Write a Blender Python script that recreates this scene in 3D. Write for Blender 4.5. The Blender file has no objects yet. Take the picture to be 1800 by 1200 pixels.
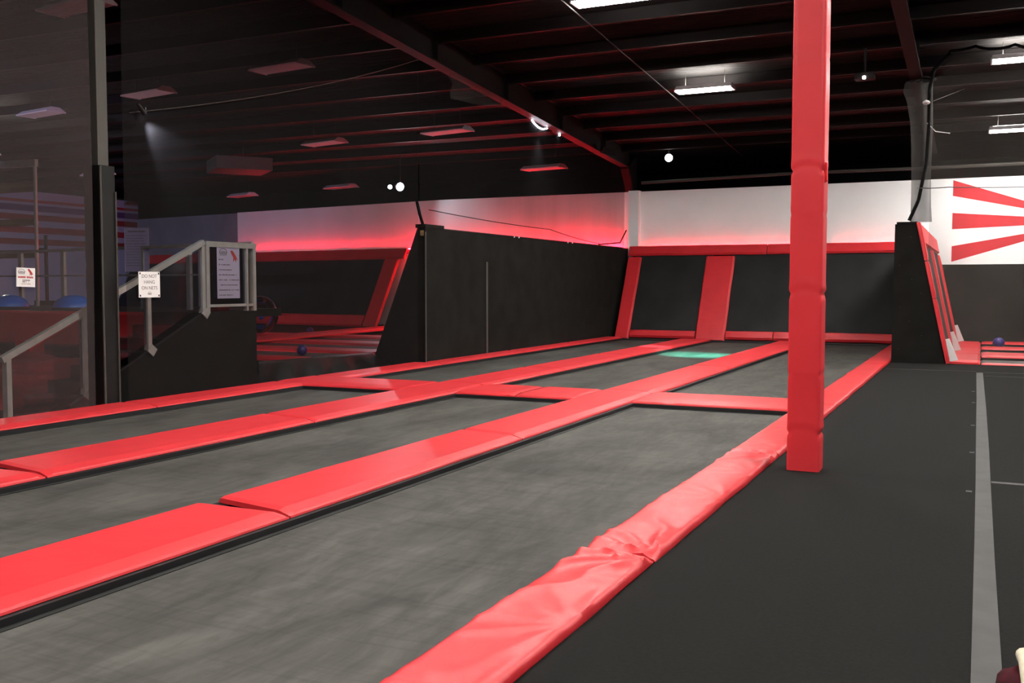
import bpy, bmesh, math, random
from mathutils import Vector, Matrix, noise
random.seed(7)
sc = bpy.context.scene
COL = sc.collection
PI = math.pi

# ------------------------------------------------------------------ materials
def mat(name, col, rough=0.6, spec=0.4, metal=0.0, emis=None, estr=0.0):
    m = bpy.data.materials.new(name); m.use_nodes = True
    b = m.node_tree.nodes['Principled BSDF']
    b.inputs['Base Color'].default_value = (*col, 1)
    b.inputs['Roughness'].default_value = rough
    b.inputs['Specular IOR Level'].default_value = spec
    b.inputs['Metallic'].default_value = metal
    if emis:
        b.inputs['Emission Color'].default_value = (*emis, 1)
        b.inputs['Emission Strength'].default_value = estr
    return m

def noisy(m, c1, c2, scale=(1, 1, 1), nscale=3.0, detail=6, bump=0.0, bscale=None, bdist=0.01, lo=0.35, hi=0.65):
    """procedural colour variation (and bump) in object space"""
    nt = m.node_tree; N = nt.nodes; L = nt.links
    b = N['Principled BSDF']
    tc = N.new('ShaderNodeTexCoord'); mp = N.new('ShaderNodeMapping')
    mp.inputs['Scale'].default_value = scale
    L.new(tc.outputs['Object'], mp.inputs['Vector'])
    n = N.new('ShaderNodeTexNoise'); n.inputs['Scale'].default_value = nscale; n.inputs['Detail'].default_value = detail
    L.new(mp.outputs['Vector'], n.inputs['Vector'])
    r = N.new('ShaderNodeValToRGB')
    r.color_ramp.elements[0].position = lo; r.color_ramp.elements[0].color = (*c1, 1)
    r.color_ramp.elements[1].position = hi; r.color_ramp.elements[1].color = (*c2, 1)
    L.new(n.outputs['Fac'], r.inputs['Fac']); L.new(r.outputs['Color'], b.inputs['Base Color'])
    if bump:
        n2 = N.new('ShaderNodeTexNoise'); n2.inputs['Scale'].default_value = bscale or nscale; n2.inputs['Detail'].default_value = 4
        L.new(mp.outputs['Vector'], n2.inputs['Vector'])
        bp = N.new('ShaderNodeBump'); bp.inputs['Strength'].default_value = bump; bp.inputs['Distance'].default_value = bdist
        L.new(n2.outputs['Fac'], bp.inputs['Height']); L.new(bp.outputs['Normal'], b.inputs['Normal'])
    return m

M = {}
M['vinyl'] = noisy(mat('red_vinyl', (.60, .016, .024), .46, .38), (.60, .026, .033), (.66, .031, .039), (1, 1, 1), 2.2, 4, .10, 7.0, .02)
M['vinyl_edge'] = noisy(mat('glossy_red_vinyl', (.6, .03, .036), .41, .45), (.58, .022, .029), (.64, .027, .035), (1, 1, 1), 2.2, 4, .15, 6.0, .03)
M['vinyl_far'] = noisy(mat('red_vinyl_wall', (.56, .013, .021), .46, .4), (.55, .019, .026), (.62, .023, .031), (1, 1, 1), 1.6, 4, .25, 6.0, .03)
M['vinyl_post'] = noisy(mat('red_vinyl_post', (.58, .02, .03), .42, .4), (.76, .036, .046), (.82, .042, .053), (1, 1, 1), 2.0, 4, .12, 5.0, .02)
def bedmat():
    m = mat('woven_mat', (.05, .05, .045), .7, .15); nt = m.node_tree; N = nt.nodes; L = nt.links; b = N['Principled BSDF']
    tc = N.new('ShaderNodeTexCoord')
    def nz(rot, scale, sc_, det, rough=.6, dist=0.0):
        mp = N.new('ShaderNodeMapping'); mp.inputs['Rotation'].default_value = (0, 0, rot); mp.inputs['Scale'].default_value = scale
        L.new(tc.outputs['Object'], mp.inputs['Vector'])
        n = N.new('ShaderNodeTexNoise'); n.inputs['Scale'].default_value = sc_; n.inputs['Detail'].default_value = det
        n.inputs['Roughness'].default_value = rough; n.inputs['Distortion'].default_value = dist
        L.new(mp.outputs['Vector'], n.inputs['Vector']); return n.outputs['Fac']
    def ramp(f, lo, hi, a, c):
        mr = N.new('ShaderNodeMapRange'); mr.inputs['From Min'].default_value = lo; mr.inputs['From Max'].default_value = hi
        mr.inputs['To Min'].default_value = a; mr.inputs['To Max'].default_value = c; L.new(f, mr.inputs['Value']); return mr.outputs['Result']
    def mul(a, c):
        k = N.new('ShaderNodeMath'); k.operation = 'MULTIPLY'; L.new(a, k.inputs[0]); L.new(c, k.inputs[1]); return k.outputs[0]
    f = mul(ramp(nz(.3, (1.5, .6, 1), 1.2, 5, .6, .6), .36, .64, .66, 1.20), ramp(nz(.5, (3.6, .9, 1), 2.2, 7, .62, 1.2), .35, .65, .76, 1.10))
    f = mul(f, ramp(nz(-.6, (.6, 9, 1), 1.6, 5, .6, .5), .36, .5, .84, 1.0))
    mx = N.new('ShaderNodeMix'); mx.data_type = 'RGBA'; mx.blend_type = 'MULTIPLY'; mx.inputs['Factor'].default_value = 1
    mx.inputs['A'].default_value = (.074, .0705, .0635, 1)
    L.new(f, mx.inputs['B']); L.new(mx.outputs['Result'], b.inputs['Base Color'])
    return m
M['bed'] = bedmat()
M['wallbed'] = noisy(mat('woven_wall_mat', (.012, .012, .012), .75, .25), (.009, .009, .009), (.016, .016, .016), (1, 1, 1), 1.2, 4)
M['carpet'] = noisy(mat('black_carpet', (.018, .0175, .016), .95, .08), (.0078, .0075, .0070), (.0108, .0104, .0097), (1, 1, 1), 45, 6, .2, 160, .003)
M['carpetwall'] = noisy(mat('black_carpet_wall', (.012, .0115, .010), .95, .08), (.0095, .009, .008), (.0145, .014, .0125), (1, 1, 1), 2.0, 6, .15, 120, .003)
M['blackwall'] = noisy(mat('black_paint', (.006, .006, .006), .9, .1), (.005, .005, .005), (.008, .007, .007), (1, 1, 1), 3, 4)
M['roof'] = noisy(mat('black_insulation', (.013, .011, .011), .85, .2), (.006, .0052, .0052), (.014, .012, .0115), (.5, 2.0, 1), 3.0, 6, .8, 5.0, .06)
M['beam'] = noisy(mat('dark_brown_steel', (.024, .013, .012), .7, .25), (.0036, .0021, .002), (.0056, .003, .0028), (1, 1, 1), 3, 4)
M['steel_black'] = mat('black_steel', (.008, .008, .009), .55, .4)
M['steel_post'] = mat('grey_painted_steel', (.085, .08, .07), .6, .3)
M['black_pad'] = noisy(mat('black_vinyl', (.010, .010, .010), .6, .35), (.0035, .0032, .003), (.005, .0045, .0045), (1, 1, 1), 4, 4, .3, 5, .02)
M['pipe'] = mat('dull_grey_pipe', (.05, .047, .042), .6, .3)
M['piping'] = mat('grey_seam_cord', (.075, .07, .062), .7, .2)
M['white'] = noisy(mat('white_paint', (.80, .79, .78), .7, .25), (.82, .85, .85), (.86, .88, .88), (1, 1, 1), 1.2, 4)
M['unlit_wall'] = noisy(mat('unlit_wall_paint', (.20, .20, .23), .8, .2), (.18, .18, .21), (.22, .22, .25), (1, 1, 1), 1.2, 4)  # white wall continued, its lack of light put into a grey colour
M['paintred'] = mat('red_wall_paint', (.52, .03, .04), .7, .25)
M['lampwhite'] = mat('white_enamel', (.75, .70, .72), .45, .4)
M['diff_off'] = mat('unlit_diffuser', (.62, .55, .57), .4, .4)
M['diff_on'] = mat('lit_diffuser', (.9, .9, .9), .4, .3, 0, (1.0, .975, .92), 205.0)
M['uplight'] = mat('lit_slot', (.9, .9, .9), .4, .3, 0, (1.0, .97, .9), 130.0)
M['alu'] = noisy(mat('aluminium', (.50, .48, .44), .45, .5, .35), (.46, .44, .40), (.54, .52, .48), (1, 1, 1), 6, 3)
M['paper'] = mat('white_sign_board', (.85, .84, .82), .6, .3)
M['ink'] = mat('grey_ink', (.22, .19, .19), .7, .2)
M['inkred'] = mat('red_ink', (.45, .05, .04), .7, .2)
M['tape'] = noisy(mat('grey_tape', (.115, .112, .11), .75, .25), (.060, .058, .057), (.070, .068, .067), (1, 1, 1), 5, 4)
M['tapedim'] = mat('dark_grey_tape', (.04, .039, .038), .8, .2)
M['blue'] = mat('blue_rubber', (.008, .15, .70), .25, .5)
M['black_rubber'] = mat('black_rubber', (.01, .01, .01), .6, .3)
M['purple'] = mat('purple_rubber', (.035, .02, .17), .3, .5)
M['rope'] = mat('black_rope', (.006, .006, .006), .9, .1)
M['wire'] = mat('grey_wire', (.06, .055, .05), .6, .3)
M['wood'] = noisy(mat('raw_lumber', (.22, .14, .06), .8, .2), (.17, .11, .05), (.26, .17, .08), (.3, 3, 3), 4, 5)
M['maroon'] = noisy(mat('maroon_fleece', (.045, .006, .010), .95, .1), (.035, .005, .008), (.06, .008, .013), (1, 1, 1), 25, 5, .3, 60, .004)
M['cream'] = noisy(mat('cream_fleece', (.62, .57, .42), .95, .1), (.56, .51, .37), (.68, .63, .48), (1, 1, 1), 25, 5, .3, 60, .004)
M['led_red'] = mat('red_led', (.3, .02, .02), .5, .3, 0, (1.0, .012, .03), 60.0)
M['led_strong'] = mat('strong_red_led', (.3, .02, .02), .5, .3, 0, (1.0, .006, .016), 480.0)
M['led_redhot'] = mat('bright_red_led', (.3, .02, .02), .5, .3, 0, (1.0, .10, .12), 80.0)
M['led_white'] = mat('white_led', (.9, .9, .9), .4, .3, 0, (.82, .88, 1.0), 60.0)
M['led_warm'] = mat('bright_globe', (.9, .9, .9), .4, .3, 0, (1.0, 1.0, .96), 14.0)
M['redcloth'] = noisy(mat('red_airbag_fabric', (.20, .012, .014), .6, .3), (.14, .009, .010), (.24, .015, .017), (1, 1, 1), 2.2, 5, .5, 4, .05)
M['velcro'] = mat('white_corner_patch', (.70, .66, .66), .7, .2)

def netmat(name, col, alpha, fold=0.0, rough=.8):
    m = bpy.data.materials.new(name); m.use_nodes = True
    nt = m.node_tree; N = nt.nodes; L = nt.links
    N.remove(N['Principled BSDF']); out = N['Material Output']
    d = N.new('ShaderNodeBsdfDiffuse'); d.inputs['Color'].default_value = (*col, 1)
    t = N.new('ShaderNodeBsdfTransparent'); mx = N.new('ShaderNodeMixShader')
    mx.inputs[0].default_value = alpha
    if fold:
        tc = N.new('ShaderNodeTexCoord'); mp = N.new('ShaderNodeMapping'); mp.inputs['Scale'].default_value = (.6, .6, .12)
        n = N.new('ShaderNodeTexNoise'); n.inputs['Scale'].default_value = 2.0; n.inputs['Detail'].default_value = 4
        mr = N.new('ShaderNodeMapRange'); mr.inputs['From Min'].default_value = .3; mr.inputs['From Max'].default_value = .7
        mr.inputs['To Min'].default_value = alpha * (1 - fold); mr.inputs['To Max'].default_value = alpha * (1 + fold)
        L.new(tc.outputs['Object'], mp.inputs['Vector']); L.new(mp.outputs['Vector'], n.inputs['Vector'])
        L.new(n.outputs['Fac'], mr.inputs['Value']); L.new(mr.outputs['Result'], mx.inputs[0])
    L.new(t.outputs[0], mx.inputs[1]); L.new(d.outputs[0], mx.inputs[2]); L.new(mx.outputs[0], out.inputs['Surface'])
    return m
M['net'] = netmat('black_netting', (.022, .019, .0185), .38, .12)
M['net_lit'] = netmat('black_netting_lit', (.085, .069, .068), .40, .12)  # copy of the black netting, lamplight on its threads put into the colour
M['net_right'] = netmat('fine_grey_netting', (.16, .14, .128), .26, .3)
M['net_bunch'] = netmat('bunched_grey_netting', (.075, .070, .066), .62, .5)
M['plastic'] = netmat('clear_plastic_sheet', (.16, .15, .14), .25, .5)

def glassmat(name, tint, refl, alpha=.12):
    m = bpy.data.materials.new(name); m.use_nodes = True
    nt = m.node_tree; N = nt.nodes; L = nt.links
    N.remove(N['Principled BSDF']); out = N['Material Output']
    t = N.new('ShaderNodeBsdfTransparent'); t.inputs['Color'].default_value = (*tint, 1)
    g = N.new('ShaderNodeBsdfGlossy'); g.inputs['Roughness'].default_value = .05; g.inputs['Color'].default_value = (*refl, 1)
    mx = N.new('ShaderNodeMixShader'); fr = N.new('ShaderNodeFresnel'); fr.inputs['IOR'].default_value = 1.0 + alpha * 3
    L.new(fr.outputs[0], mx.inputs[0]); L.new(t.outputs[0], mx.inputs[1]); L.new(g.outputs[0], mx.inputs[2])
    L.new(mx.outputs[0], out.inputs['Surface'])
    return m
M['glass'] = glassmat('clear_panel', (.86, .86, .9), (.9, .9, 1.0))
M['bubble'] = glassmat('clear_inflatable', (.78, .72, .82), (1, .9, 1), .2)

# ------------------------------------------------------------------ helpers
class B:
    """collects shapes into one mesh object"""
    def __init__(s, T=None):
        s.bm = bmesh.new(); s.T = T or Matrix.Identity(4)
    def v(s, p): return s.bm.verts.new(s.T @ Vector(p))
    def face(s, vs):
        try: return s.bm.faces.new(vs)
        except ValueError: return None
    def poly(s, pts): return s.face([s.v(p) for p in pts])
    def box(s, a, b, R=None):
        (x0, y0, z0), (x1, y1, z1) = a, b
        ps = [(x, y, z) for z in (z0, z1) for y in (y0, y1) for x in (x0, x1)]
        vs = [s.v(R @ Vector(p) if R else p) for p in ps]
        for f in ((0, 2, 3, 1), (4, 5, 7, 6), (0, 1, 5, 4), (2, 6, 7, 3), (0, 4, 6, 2), (1, 3, 7, 5)):
            s.face([vs[i] for i in f])
        return s
    def hexa(s, bot, top):
        n = len(bot); a = [s.v(p) for p in bot]; b = [s.v(p) for p in top]
        s.face(a[::-1]); s.face(b)
        for i in range(n): s.face([a[i], a[(i + 1) % n], b[(i + 1) % n], b[i]])
        return s
    def tube(s, pts, r, n=8, caps=True):
        rings = []; pts = [Vector(p) for p in pts]
        for i, p in enumerate(pts):
            d = (pts[min(i + 1, len(pts) - 1)] - pts[max(i - 1, 0)]).normalized()
            u = d.cross(Vector((0, 0, 1)))
            if u.length < 1e-3: u = Vector((1, 0, 0))
            u.normalize(); w = d.cross(u)
            rr = r[i] if isinstance(r, (list, tuple)) else r
            rings.append([s.v(p + u * rr * math.cos(2 * PI * k / n) + w * rr * math.sin(2 * PI * k / n)) for k in range(n)])
        for a, b in zip(rings, rings[1:]):
            for k in range(n): s.face([a[k], a[(k + 1) % n], b[(k + 1) % n], b[k]])
        if caps: s.face(rings[0][::-1]); s.face(rings[-1])
        return s
    def bar(s, p, q, w, h):
        """rectangular bar from p to q, w across (horizontal), h other way"""
        p, q = Vector(p), Vector(q); d = (q - p).normalized()
        u = d.cross(Vector((0, 0, 1)))
        if u.length < 1e-3: u = Vector((1, 0, 0))
        u.normalize(); t = u.cross(d)
        o = [(-1, -1), (1, -1), (1, 1), (-1, 1)]
        s.hexa([p + u * a * w / 2 + t * b * h / 2 for a, b in o], [q + u * a * w / 2 + t * b * h / 2 for a, b in o])
        return s
    def lathe(s, prof, c=(0, 0, 0), n=24):
        rings = []
        for r, z in prof:
            if r < 1e-5: rings.append([s.v((c[0], c[1], c[2] + z))])
            else: rings.append([s.v((c[0] + r * math.cos(2 * PI * k / n), c[1] + r * math.sin(2 * PI * k / n), c[2] + z)) for k in range(n)])
        for a, b in zip(rings, rings[1:]):
            for k in range(n):
                k2 = (k + 1) % n
                if len(a) == 1 and len(b) == 1: continue
                if len(a) == 1: s.face([a[0], b[k2], b[k]])
                elif len(b) == 1: s.face([a[k], a[k2], b[0]])
                else: s.face([a[k], a[k2], b[k2], b[k]])
        return s
    def sphere(s, c, r, n=24):
        m = n // 2
        return s.lathe([(r * math.sin(PI * i / m), -r * math.cos(PI * i / m)) for i in range(m + 1)], c, n)
    def build(s, name, m, parent=None, smooth=None, bevel=0, loc=None):
        bmesh.ops.recalc_face_normals(s.bm, faces=s.bm.faces)
        me = bpy.data.meshes.new(name); s.bm.to_mesh(me); s.bm.free()
        me.materials.append(M[m] if isinstance(m, str) else m)
        if smooth is not None:
            for p in me.polygons: p.use_smooth = True
            me.set_sharp_from_angle(angle=math.radians(smooth))
        o = bpy.data.objects.new(name, me); COL.objects.link(o)
        if bevel:
            md = o.modifiers.new('bevel', 'BEVEL'); md.width = bevel; md.segments = 2; md.limit_method = 'ANGLE'
        if parent: o.parent = parent
        if loc is not None: o.location = loc
        return o

def tag(o, label, cat, group=None, kind=None):
    o['label'] = label; o['category'] = cat
    if group: o['group'] = group
    if kind: o['kind'] = kind
    return o
def thing(name, label, cat, loc=(0, 0, 0), rz=0, group=None):
    o = bpy.data.objects.new(name, None); COL.objects.link(o); o.empty_display_size = .1
    o.location = loc; o.rotation_euler = (0, 0, rz)
    return tag(o, label, cat, group)
def struct(o, label=None):
    o['kind'] = 'structure'
    if label: o['label'] = label
    return o

def raf(y): return 5.38 - .0685 * (y - 21)        # underside of the sloping rafters
def roofz(y): return raf(y) + .62

# ------------------------------------------------------------------ setting
YB = 28.3
struct(B().box((-34, -3.2, -.32), (10, 33, -.12)).build('floor', 'carpetwall'), 'dark floor slab under the whole hall')
b = B()
b.poly([(-34, -3.2, roofz(-3.2)), (10, -3.2, roofz(-3.2)), (10, 33, roofz(33)), (-34, 33, roofz(33))])
b.poly([(-34, -3.2, roofz(-3.2) + .15), (10, -3.2, roofz(-3.2) + .15), (10, 33, roofz(33) + .15), (-34, 33, roofz(33) + .15)])
struct(b.build('ceiling', 'roof'), 'sloping black insulated roof')
struct(B().box((-34, 32.6, -.12), (10, 33, 5.3)).build('wall_rear', 'blackwall'), 'black outer wall far behind the white walls')
struct(B().box((-34, -3.4, -.12), (10, -3.2, 7.6)).build('wall_front', 'blackwall'), 'black wall behind the camera')
struct(B().box((10, -3.4, -.12), (10.2, 33, 7.6)).build('wall_right', 'blackwall'), 'black wall at the right')

# raised black carpet walkway on the right
struct(B().box((-1.56, -3.2, -.12), (10, 20.48, 0)).build('floor_walkway', 'carpet'), 'black carpeted walkway right of the trampolines')

# back wall: white above
struct(B().box((-16.0, YB, -.12), (10, YB + .12, 4.24)).build('wall_back', 'white'), 'white back wall behind the leaning trampolines')
struct(B().box((-1.05, YB - .05, -.12), (10, YB, 2.02)).build('trim_1', 'carpetwall'), 'black carpeted lower band of the back wall at the right')
struct(B().box((-9.49, YB - .16, 1.9), (-9.17, YB + .1, 4.26)).build('trim_2', 'white'), 'white corner post of the back wall')
# left court back wall, slightly turned
ang = math.atan(.17)
TL = Matrix.Translation((-16.0, YB, 0)) @ Matrix.Rotation(PI - ang, 4, 'Z')   # local +x runs left along the wall, +y towards the camera
struct(B(TL).box((.0, -.14, -.12), (9.9, -.02, 4.24)).build('wall_left_back', 'white'), 'white back wall of the left court washed red')
struct(B(TL).box((9.9, -.14, -.12), (18.0, -.02, 4.22)).build('wall_left_corner', 'unlit_wall'), 'unlit back wall at the far left, shade put into its grey colour')

# left striped wall
def stripemat():
    m = mat('striped_wall', (.2, .2, .25), .75, .2); nt = m.node_tree; N = nt.nodes; L = nt.links
    tc = N.new('ShaderNodeTexCoord'); sp = N.new('ShaderNodeSeparateXYZ'); L.new(tc.outputs['Object'], sp.inputs[0])
    mr = N.new('ShaderNodeMapRange'); mr.inputs['From Min'].default_value = 2.0; mr.inputs['From Max'].default_value = 5.0
    L.new(sp.outputs['Z'], mr.inputs['Value'])
    r = N.new('ShaderNodeValToRGB'); r.color_ramp.interpolation = 'CONSTANT'
    W = (.30, .31, .40); R1 = (.26, .03, .035); R2 = (.20, .035, .03); P = (.085, .05, .14)
    st = [(2.0, W), (2.97, R2), (3.19, W), (3.40, R1), (3.64, W), (3.87, R2), (4.09, W), (4.21, P), (4.44, W), (4.54, R1), (4.64, W)]
    e = r.color_ramp.elements
    e[0].position = 0; e[0].color = (*W, 1); e[1].position = (st[1][0] - 2) / 3; e[1].color = (*st[1][1], 1)
    for z, c in st[2:]:
        k = e.new((z - 2) / 3); k.color = (*c, 1)
    L.new(mr.outputs['Result'], r.inputs['Fac']); L.new(r.outputs['Color'], N['Principled BSDF'].inputs['Base Color'])
    return m
M['stripes'] = stripemat()
b = B(); b.hexa([(-32.2, -3.2, -.12), (-32, -3.2, -.12), (-32, 31.1, -.12), (-32.2, 31.1, -.12)],
                [(-32.2, -3.2, 5.0), (-32, -3.2, 5.0), (-32, 31.1, 4.95), (-32.2, 31.1, 4.95)])
struct(b.build('wall_left', 'stripes'), 'far left wall painted in red, purple and pale stripes')

# purlins and rafters
for k, y in enumerate([1.2 + 1.55 * i for i in range(18)]):
    if y > 29: break
    o = B().box((-33.8, y, roofz(y) - .22), (9.8, y + .07, roofz(y) - .01)).build('trim_%d' % (10 + k), 'beam')
    struct(o, 'dark roof purlin running across the hall')

def ibeam(name, x, w, label, y0=-3.0, y1=28.2, knee=True):
    b = B(); ys = [y0, 10, 20, 25.0, 26.4, 27.6, y1]
    def bot(y): return raf(y) - (0 if y <= 25 else 0)
    for a, c in zip(ys, ys[1:]):
        b.hexa([(x - w / 2, a, bot(a)), (x + w / 2, a, bot(a)), (x + w / 2, c, bot(c)), (x - w / 2, c, bot(c))],
               [(x - w / 2, a, bot(a) + .03), (x + w / 2, a, bot(a) + .03), (x + w / 2, c, bot(c) + .03), (x - w / 2, c, bot(c) + .03)])
        b.hexa([(x - .012, a, bot(a) + .03), (x + .012, a, bot(a) + .03), (x + .012, c, bot(c) + .03), (x - .012, c, bot(c) + .03)],
               [(x - .012, a, roofz(a) - .03), (x + .012, a, roofz(a) - .03), (x + .012, c, roofz(c) - .03), (x - .012, c, roofz(c) - .03)])
    y = y0 + 1
    while y < y1:
        b.box((x - w / 2 + .01, y, raf(y) + .03), (x + w / 2 - .01, y + .012, roofz(y) - .05)); y += 3.1
    return struct(b.build(name, 'beam'), label)
ibeam('trim_3', -9.5, .24, 'dark steel rafter above the left net')
ibeam('trim_4', -1.22, .22, 'dark steel rafter above the right net column')
b = B()
b.hexa([(-9.62, YB - .03, 4.25), (-9.38, YB - .03, 4.25), (-9.38, YB + .3, 4.25), (-9.62, YB + .3, 4.25)],
       [(-9.62, YB - .5, raf(YB)), (-9.38, YB - .5, raf(YB)), (-9.38, YB + .3, raf(YB) + .5), (-9.62, YB + .3, raf(YB) + .5)])
struct(b.build('trim_5', 'beam'), 'steel column meeting the left rafter at the back wall')
struct(B().tube([(-9.1, YB - .12, 4.48), (-4.84, YB - .12, 4.55)] + [(-1.2, YB - .12, 4.53), (10, YB - .12, 4.56)], .045, 10).build('trim_6', 'pipe'), 'grey pipe running above the white back wall')
struct(B().tube([(-6.1, 8, roofz(8) - .45), (-6.1, 28, roofz(28) - .45)], .013, 6).build('trim_7', 'beam'), 'thin sprinkler pipe under the roof')

# ------------------------------------------------------------------ pads
def pad_obj(name, L, w, t, seed, wr=.004, mtl='vinyl', bevel=.12, bl=0.0, br=None, skew=0.0, parent=None, step=.06, crease=(), nmid=7, smooth=9):
    """pad lying along +y from the origin, x 0..w, z 0..t; bl/br are slope widths of the two long edges"""
    br = bevel if br is None else br
    xs = [(0, 0), (0, t * .55), (.012, t * .9)] if bl < .02 else [(0, 0), (.008, t * .35), (.022, t * .55)]
    x0 = .03 if bl < .02 else bl
    xs.append((x0, t))
    x1 = w - (.03 if br < .02 else br)
    for i in range(1, nmid): xs.append((x0 + (x1 - x0) * i / nmid, t))
    xs.append((x1, t))
    if br >= .02:
        for f in (.25, .5, .75): xs.append((x1 + (w - .02 - x1) * f, t - (t * .45) * f))
        xs += [(w - .018, t * .5), (w - .004, t * .28), (w, 0)]
    else: xs += [(w - .012, t * .9), (w, t * .55), (w, 0)]
    n = max(6, int(L / step)); b = B(); rings = []
    for j in range(n + 1):
        f = j / n; y = f * L
        ring = []
        end = min(y, L - y)
        for (x, z) in xs:
            xx = x / w; dy = skew * (1 - xx) * (1 if f > .5 else 0) * (abs(f - .5) * 2) + skew * (1 - xx) * (1 if f <= .5 else 0) * (abs(f - .5) * 2)
            q = Vector((x * 2.2 + seed * 7.3, y * 1.3 + seed * 3.1, seed))
            h = noise.noise(q) * wr * .8
            q2 = Vector((x * 3 + y * 1.2 + seed * 5, y * 6.5 - x * 5, seed * 2.0))
            h += wr * .9 * (abs(noise.noise(q2)) - .2)
            for (cy, amp, wid) in crease:      # folds fanning out from a pinched point on the outer edge
                dx, dyy = w - x, y - cy; rr = math.hypot(dx, dyy)
                th = math.atan2(dyy, dx + .02)
                k = 1 - abs(math.sin(6.0 * th + 1.2 * noise.noise(Vector((x * 3, y * 3, seed))) + seed))
                h += amp * k ** 1.5 * math.exp(-rr / wid) * min(1, rr / .12)
                h -= amp * .7 * math.exp(-rr / .07)
            e = noise.noise(Vector((y * 2.0, seed * 4.4, 1.0 if x < w / 2 else 9.0))) * wr * 1.3
            zz = z + (h if z > t * .3 else 0)
            if end < .05 and z > t * .3: zz -= .012 * (1 - end / .05)
            ring.append(b.v((x + (e if z > 0 else e), y + dy, max(zz, 0 if z == 0 else .004))))
        rings.append(ring)
    for a, c in zip(rings, rings[1:]):
        for k in range(len(xs) - 1): b.face([a[k], a[k + 1], c[k + 1], c[k]])
        b.face([a[-1], a[0], c[0], c[-1]])
    b.face(rings[0]); b.face(rings[-1][::-1])
    return b.build(name, mtl, parent, smooth=smooth)

SX = {'R': (-1.97, -1.56), 'M2': (-4.72, -3.98), 'M1': (-7.33, -6.53), 'L': (-9.66, -9.08)}
CR0, CR1 = 11.96, 12.97
G = 'red floor pads between the trampolines'
pads = [
 # strip, y0, y1, label, crease
 ('R', 1.0, 5.10, 'wrinkled red floor pad along black walkway, nearest piece at bottom edge of frame', [(4.08, .036, 1.0), (2.9, .012, .7), (1.9, .014, .6)]),
 ('R', 5.12, 8.75, 'red walkway edge pad from the creased seam up to the red padded post', [(.03, .036, .9), (1.6, .012, .5), (3.5, .034, .5), (2.6, .010, .4)]),
 ('R', 8.77, 12.45, 'red walkway edge pad seen just behind the foot of the red padded post', [(.1, .014, .3), (3.4, .010, .4)]),
 ('R', 12.47, 19.4, 'long red walkway edge pad beyond the red post, running to the black end block', []),
 ('R', 19.42, 26.3, 'farthest red walkway edge pad, alongside the black end block', []),
 ('M2', 1.0, 5.08, 'wide red pad of the strip second from right, near piece cut by left frame edge', []),
 ('M2', 5.10, 8.66, 'wide red pad of the strip second from right, between its two dark diagonal seams', []),
 ('M2', 8.68, 12.95, 'wide red pad of the strip second from right, piece meeting the cross strip', [(3.7, .006, .3)]),
 ('M2', 12.99, 17.6, 'red pad starting behind the cross strip, left of the red post, with pale sheen', []),
 ('M2', 17.62, 26.3, 'far red pad running behind the red post to the back wall', []),
 ('M1', 1.0, 5.35, 'red pad of the third strip from right, short end at left frame edge', []),
 ('M1', 5.37, 8.78, 'red pad of the third strip from right, between two seams at the left', []),
 ('M1', 8.80, 12.95, 'red pad of the third strip from right, ending at the cross strip', []),
 ('M1', 12.99, 16.0, 'red pad of the third strip from right, first piece beyond the cross strip', []),
 ('M1', 16.02, 19.8, 'red pad of the third strip from right, middle piece beyond the cross strip', []),
 ('M1', 19.82, 26.3, 'red pad of the third strip from right, far piece with white glare near back wall', []),
 ('L', 2.0, 9.05, 'narrow red pad at far left beneath the net and stair rail', []),
 ('L', 9.07, 12.02, 'narrow red pad along the left net, right of the black padded post', []),
 ('L', 12.99, 16.2, 'narrow red pad along the left net, ending at the black panel wall', []),
 ('L', 16.22, 19.9, 'narrow red pad at the foot of the black panel wall, near piece', []),
 ('L', 19.92, 23.4, 'narrow red pad at the foot of the black panel wall, middle piece', []),
 ('L', 23.42, 26.5, 'narrow red pad at the foot of the black panel wall, farthest piece', []),
]
for i, (s, y0, y1, lab, cr) in enumerate(pads):
    x0, x1 = SX[s]
    if s == 'L' and y0 > 16: x0 = -9.5
    near = y0 < 10
    if s == 'R': bl, br, t = 0, .0, .045
    elif s == 'L': bl, br, t = 0, .10, .045
    else: bl, br, t = 0, .12, .045
    o = pad_obj('floor_pad', y1 - y0, x1 - x0, t, i + 1, .006 if s == 'R' else .0024, 'vinyl_edge' if s == 'R' else 'vinyl', .12, bl, br,
                skew=0.16 if s in ('M2', 'M1') and y0 > 1.5 and y0 < 12 else 0, step=(.03 if s == 'R' else .05) if near else .11, crease=cr, nmid=16 if s == 'R' and near else 7, smooth=50 if s == 'R' else 9)
    o.location = (x0, y0, 0)
    tag(o, lab, 'floor pad', G)
cross = [(-9.68, -7.34, 'red cross-strip pad at the left end, reaching the net'),
         (-6.52, -5.62, 'short red cross-strip pad just left of its dark seam'),
         (-5.60, -4.73, 'short red cross-strip pad between the seam and the wide strip'),
         (-3.97, -1.98, 'red cross-strip pad at the right, ending behind the red post')]
for i, (x0, x1, lab) in enumerate(cross):
    o = pad_obj('floor_pad', x1 - x0, CR1 - CR0, .05, 40 + i, .004, 'vinyl', .2, 0, .22, step=.06, crease=[(.5, .012, .4)] if i == 3 else [])
    o.location = (x0, CR1, 0); o.rotation_euler = (0, 0, -PI / 2)
    tag(o, lab, 'floor pad', G)

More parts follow.
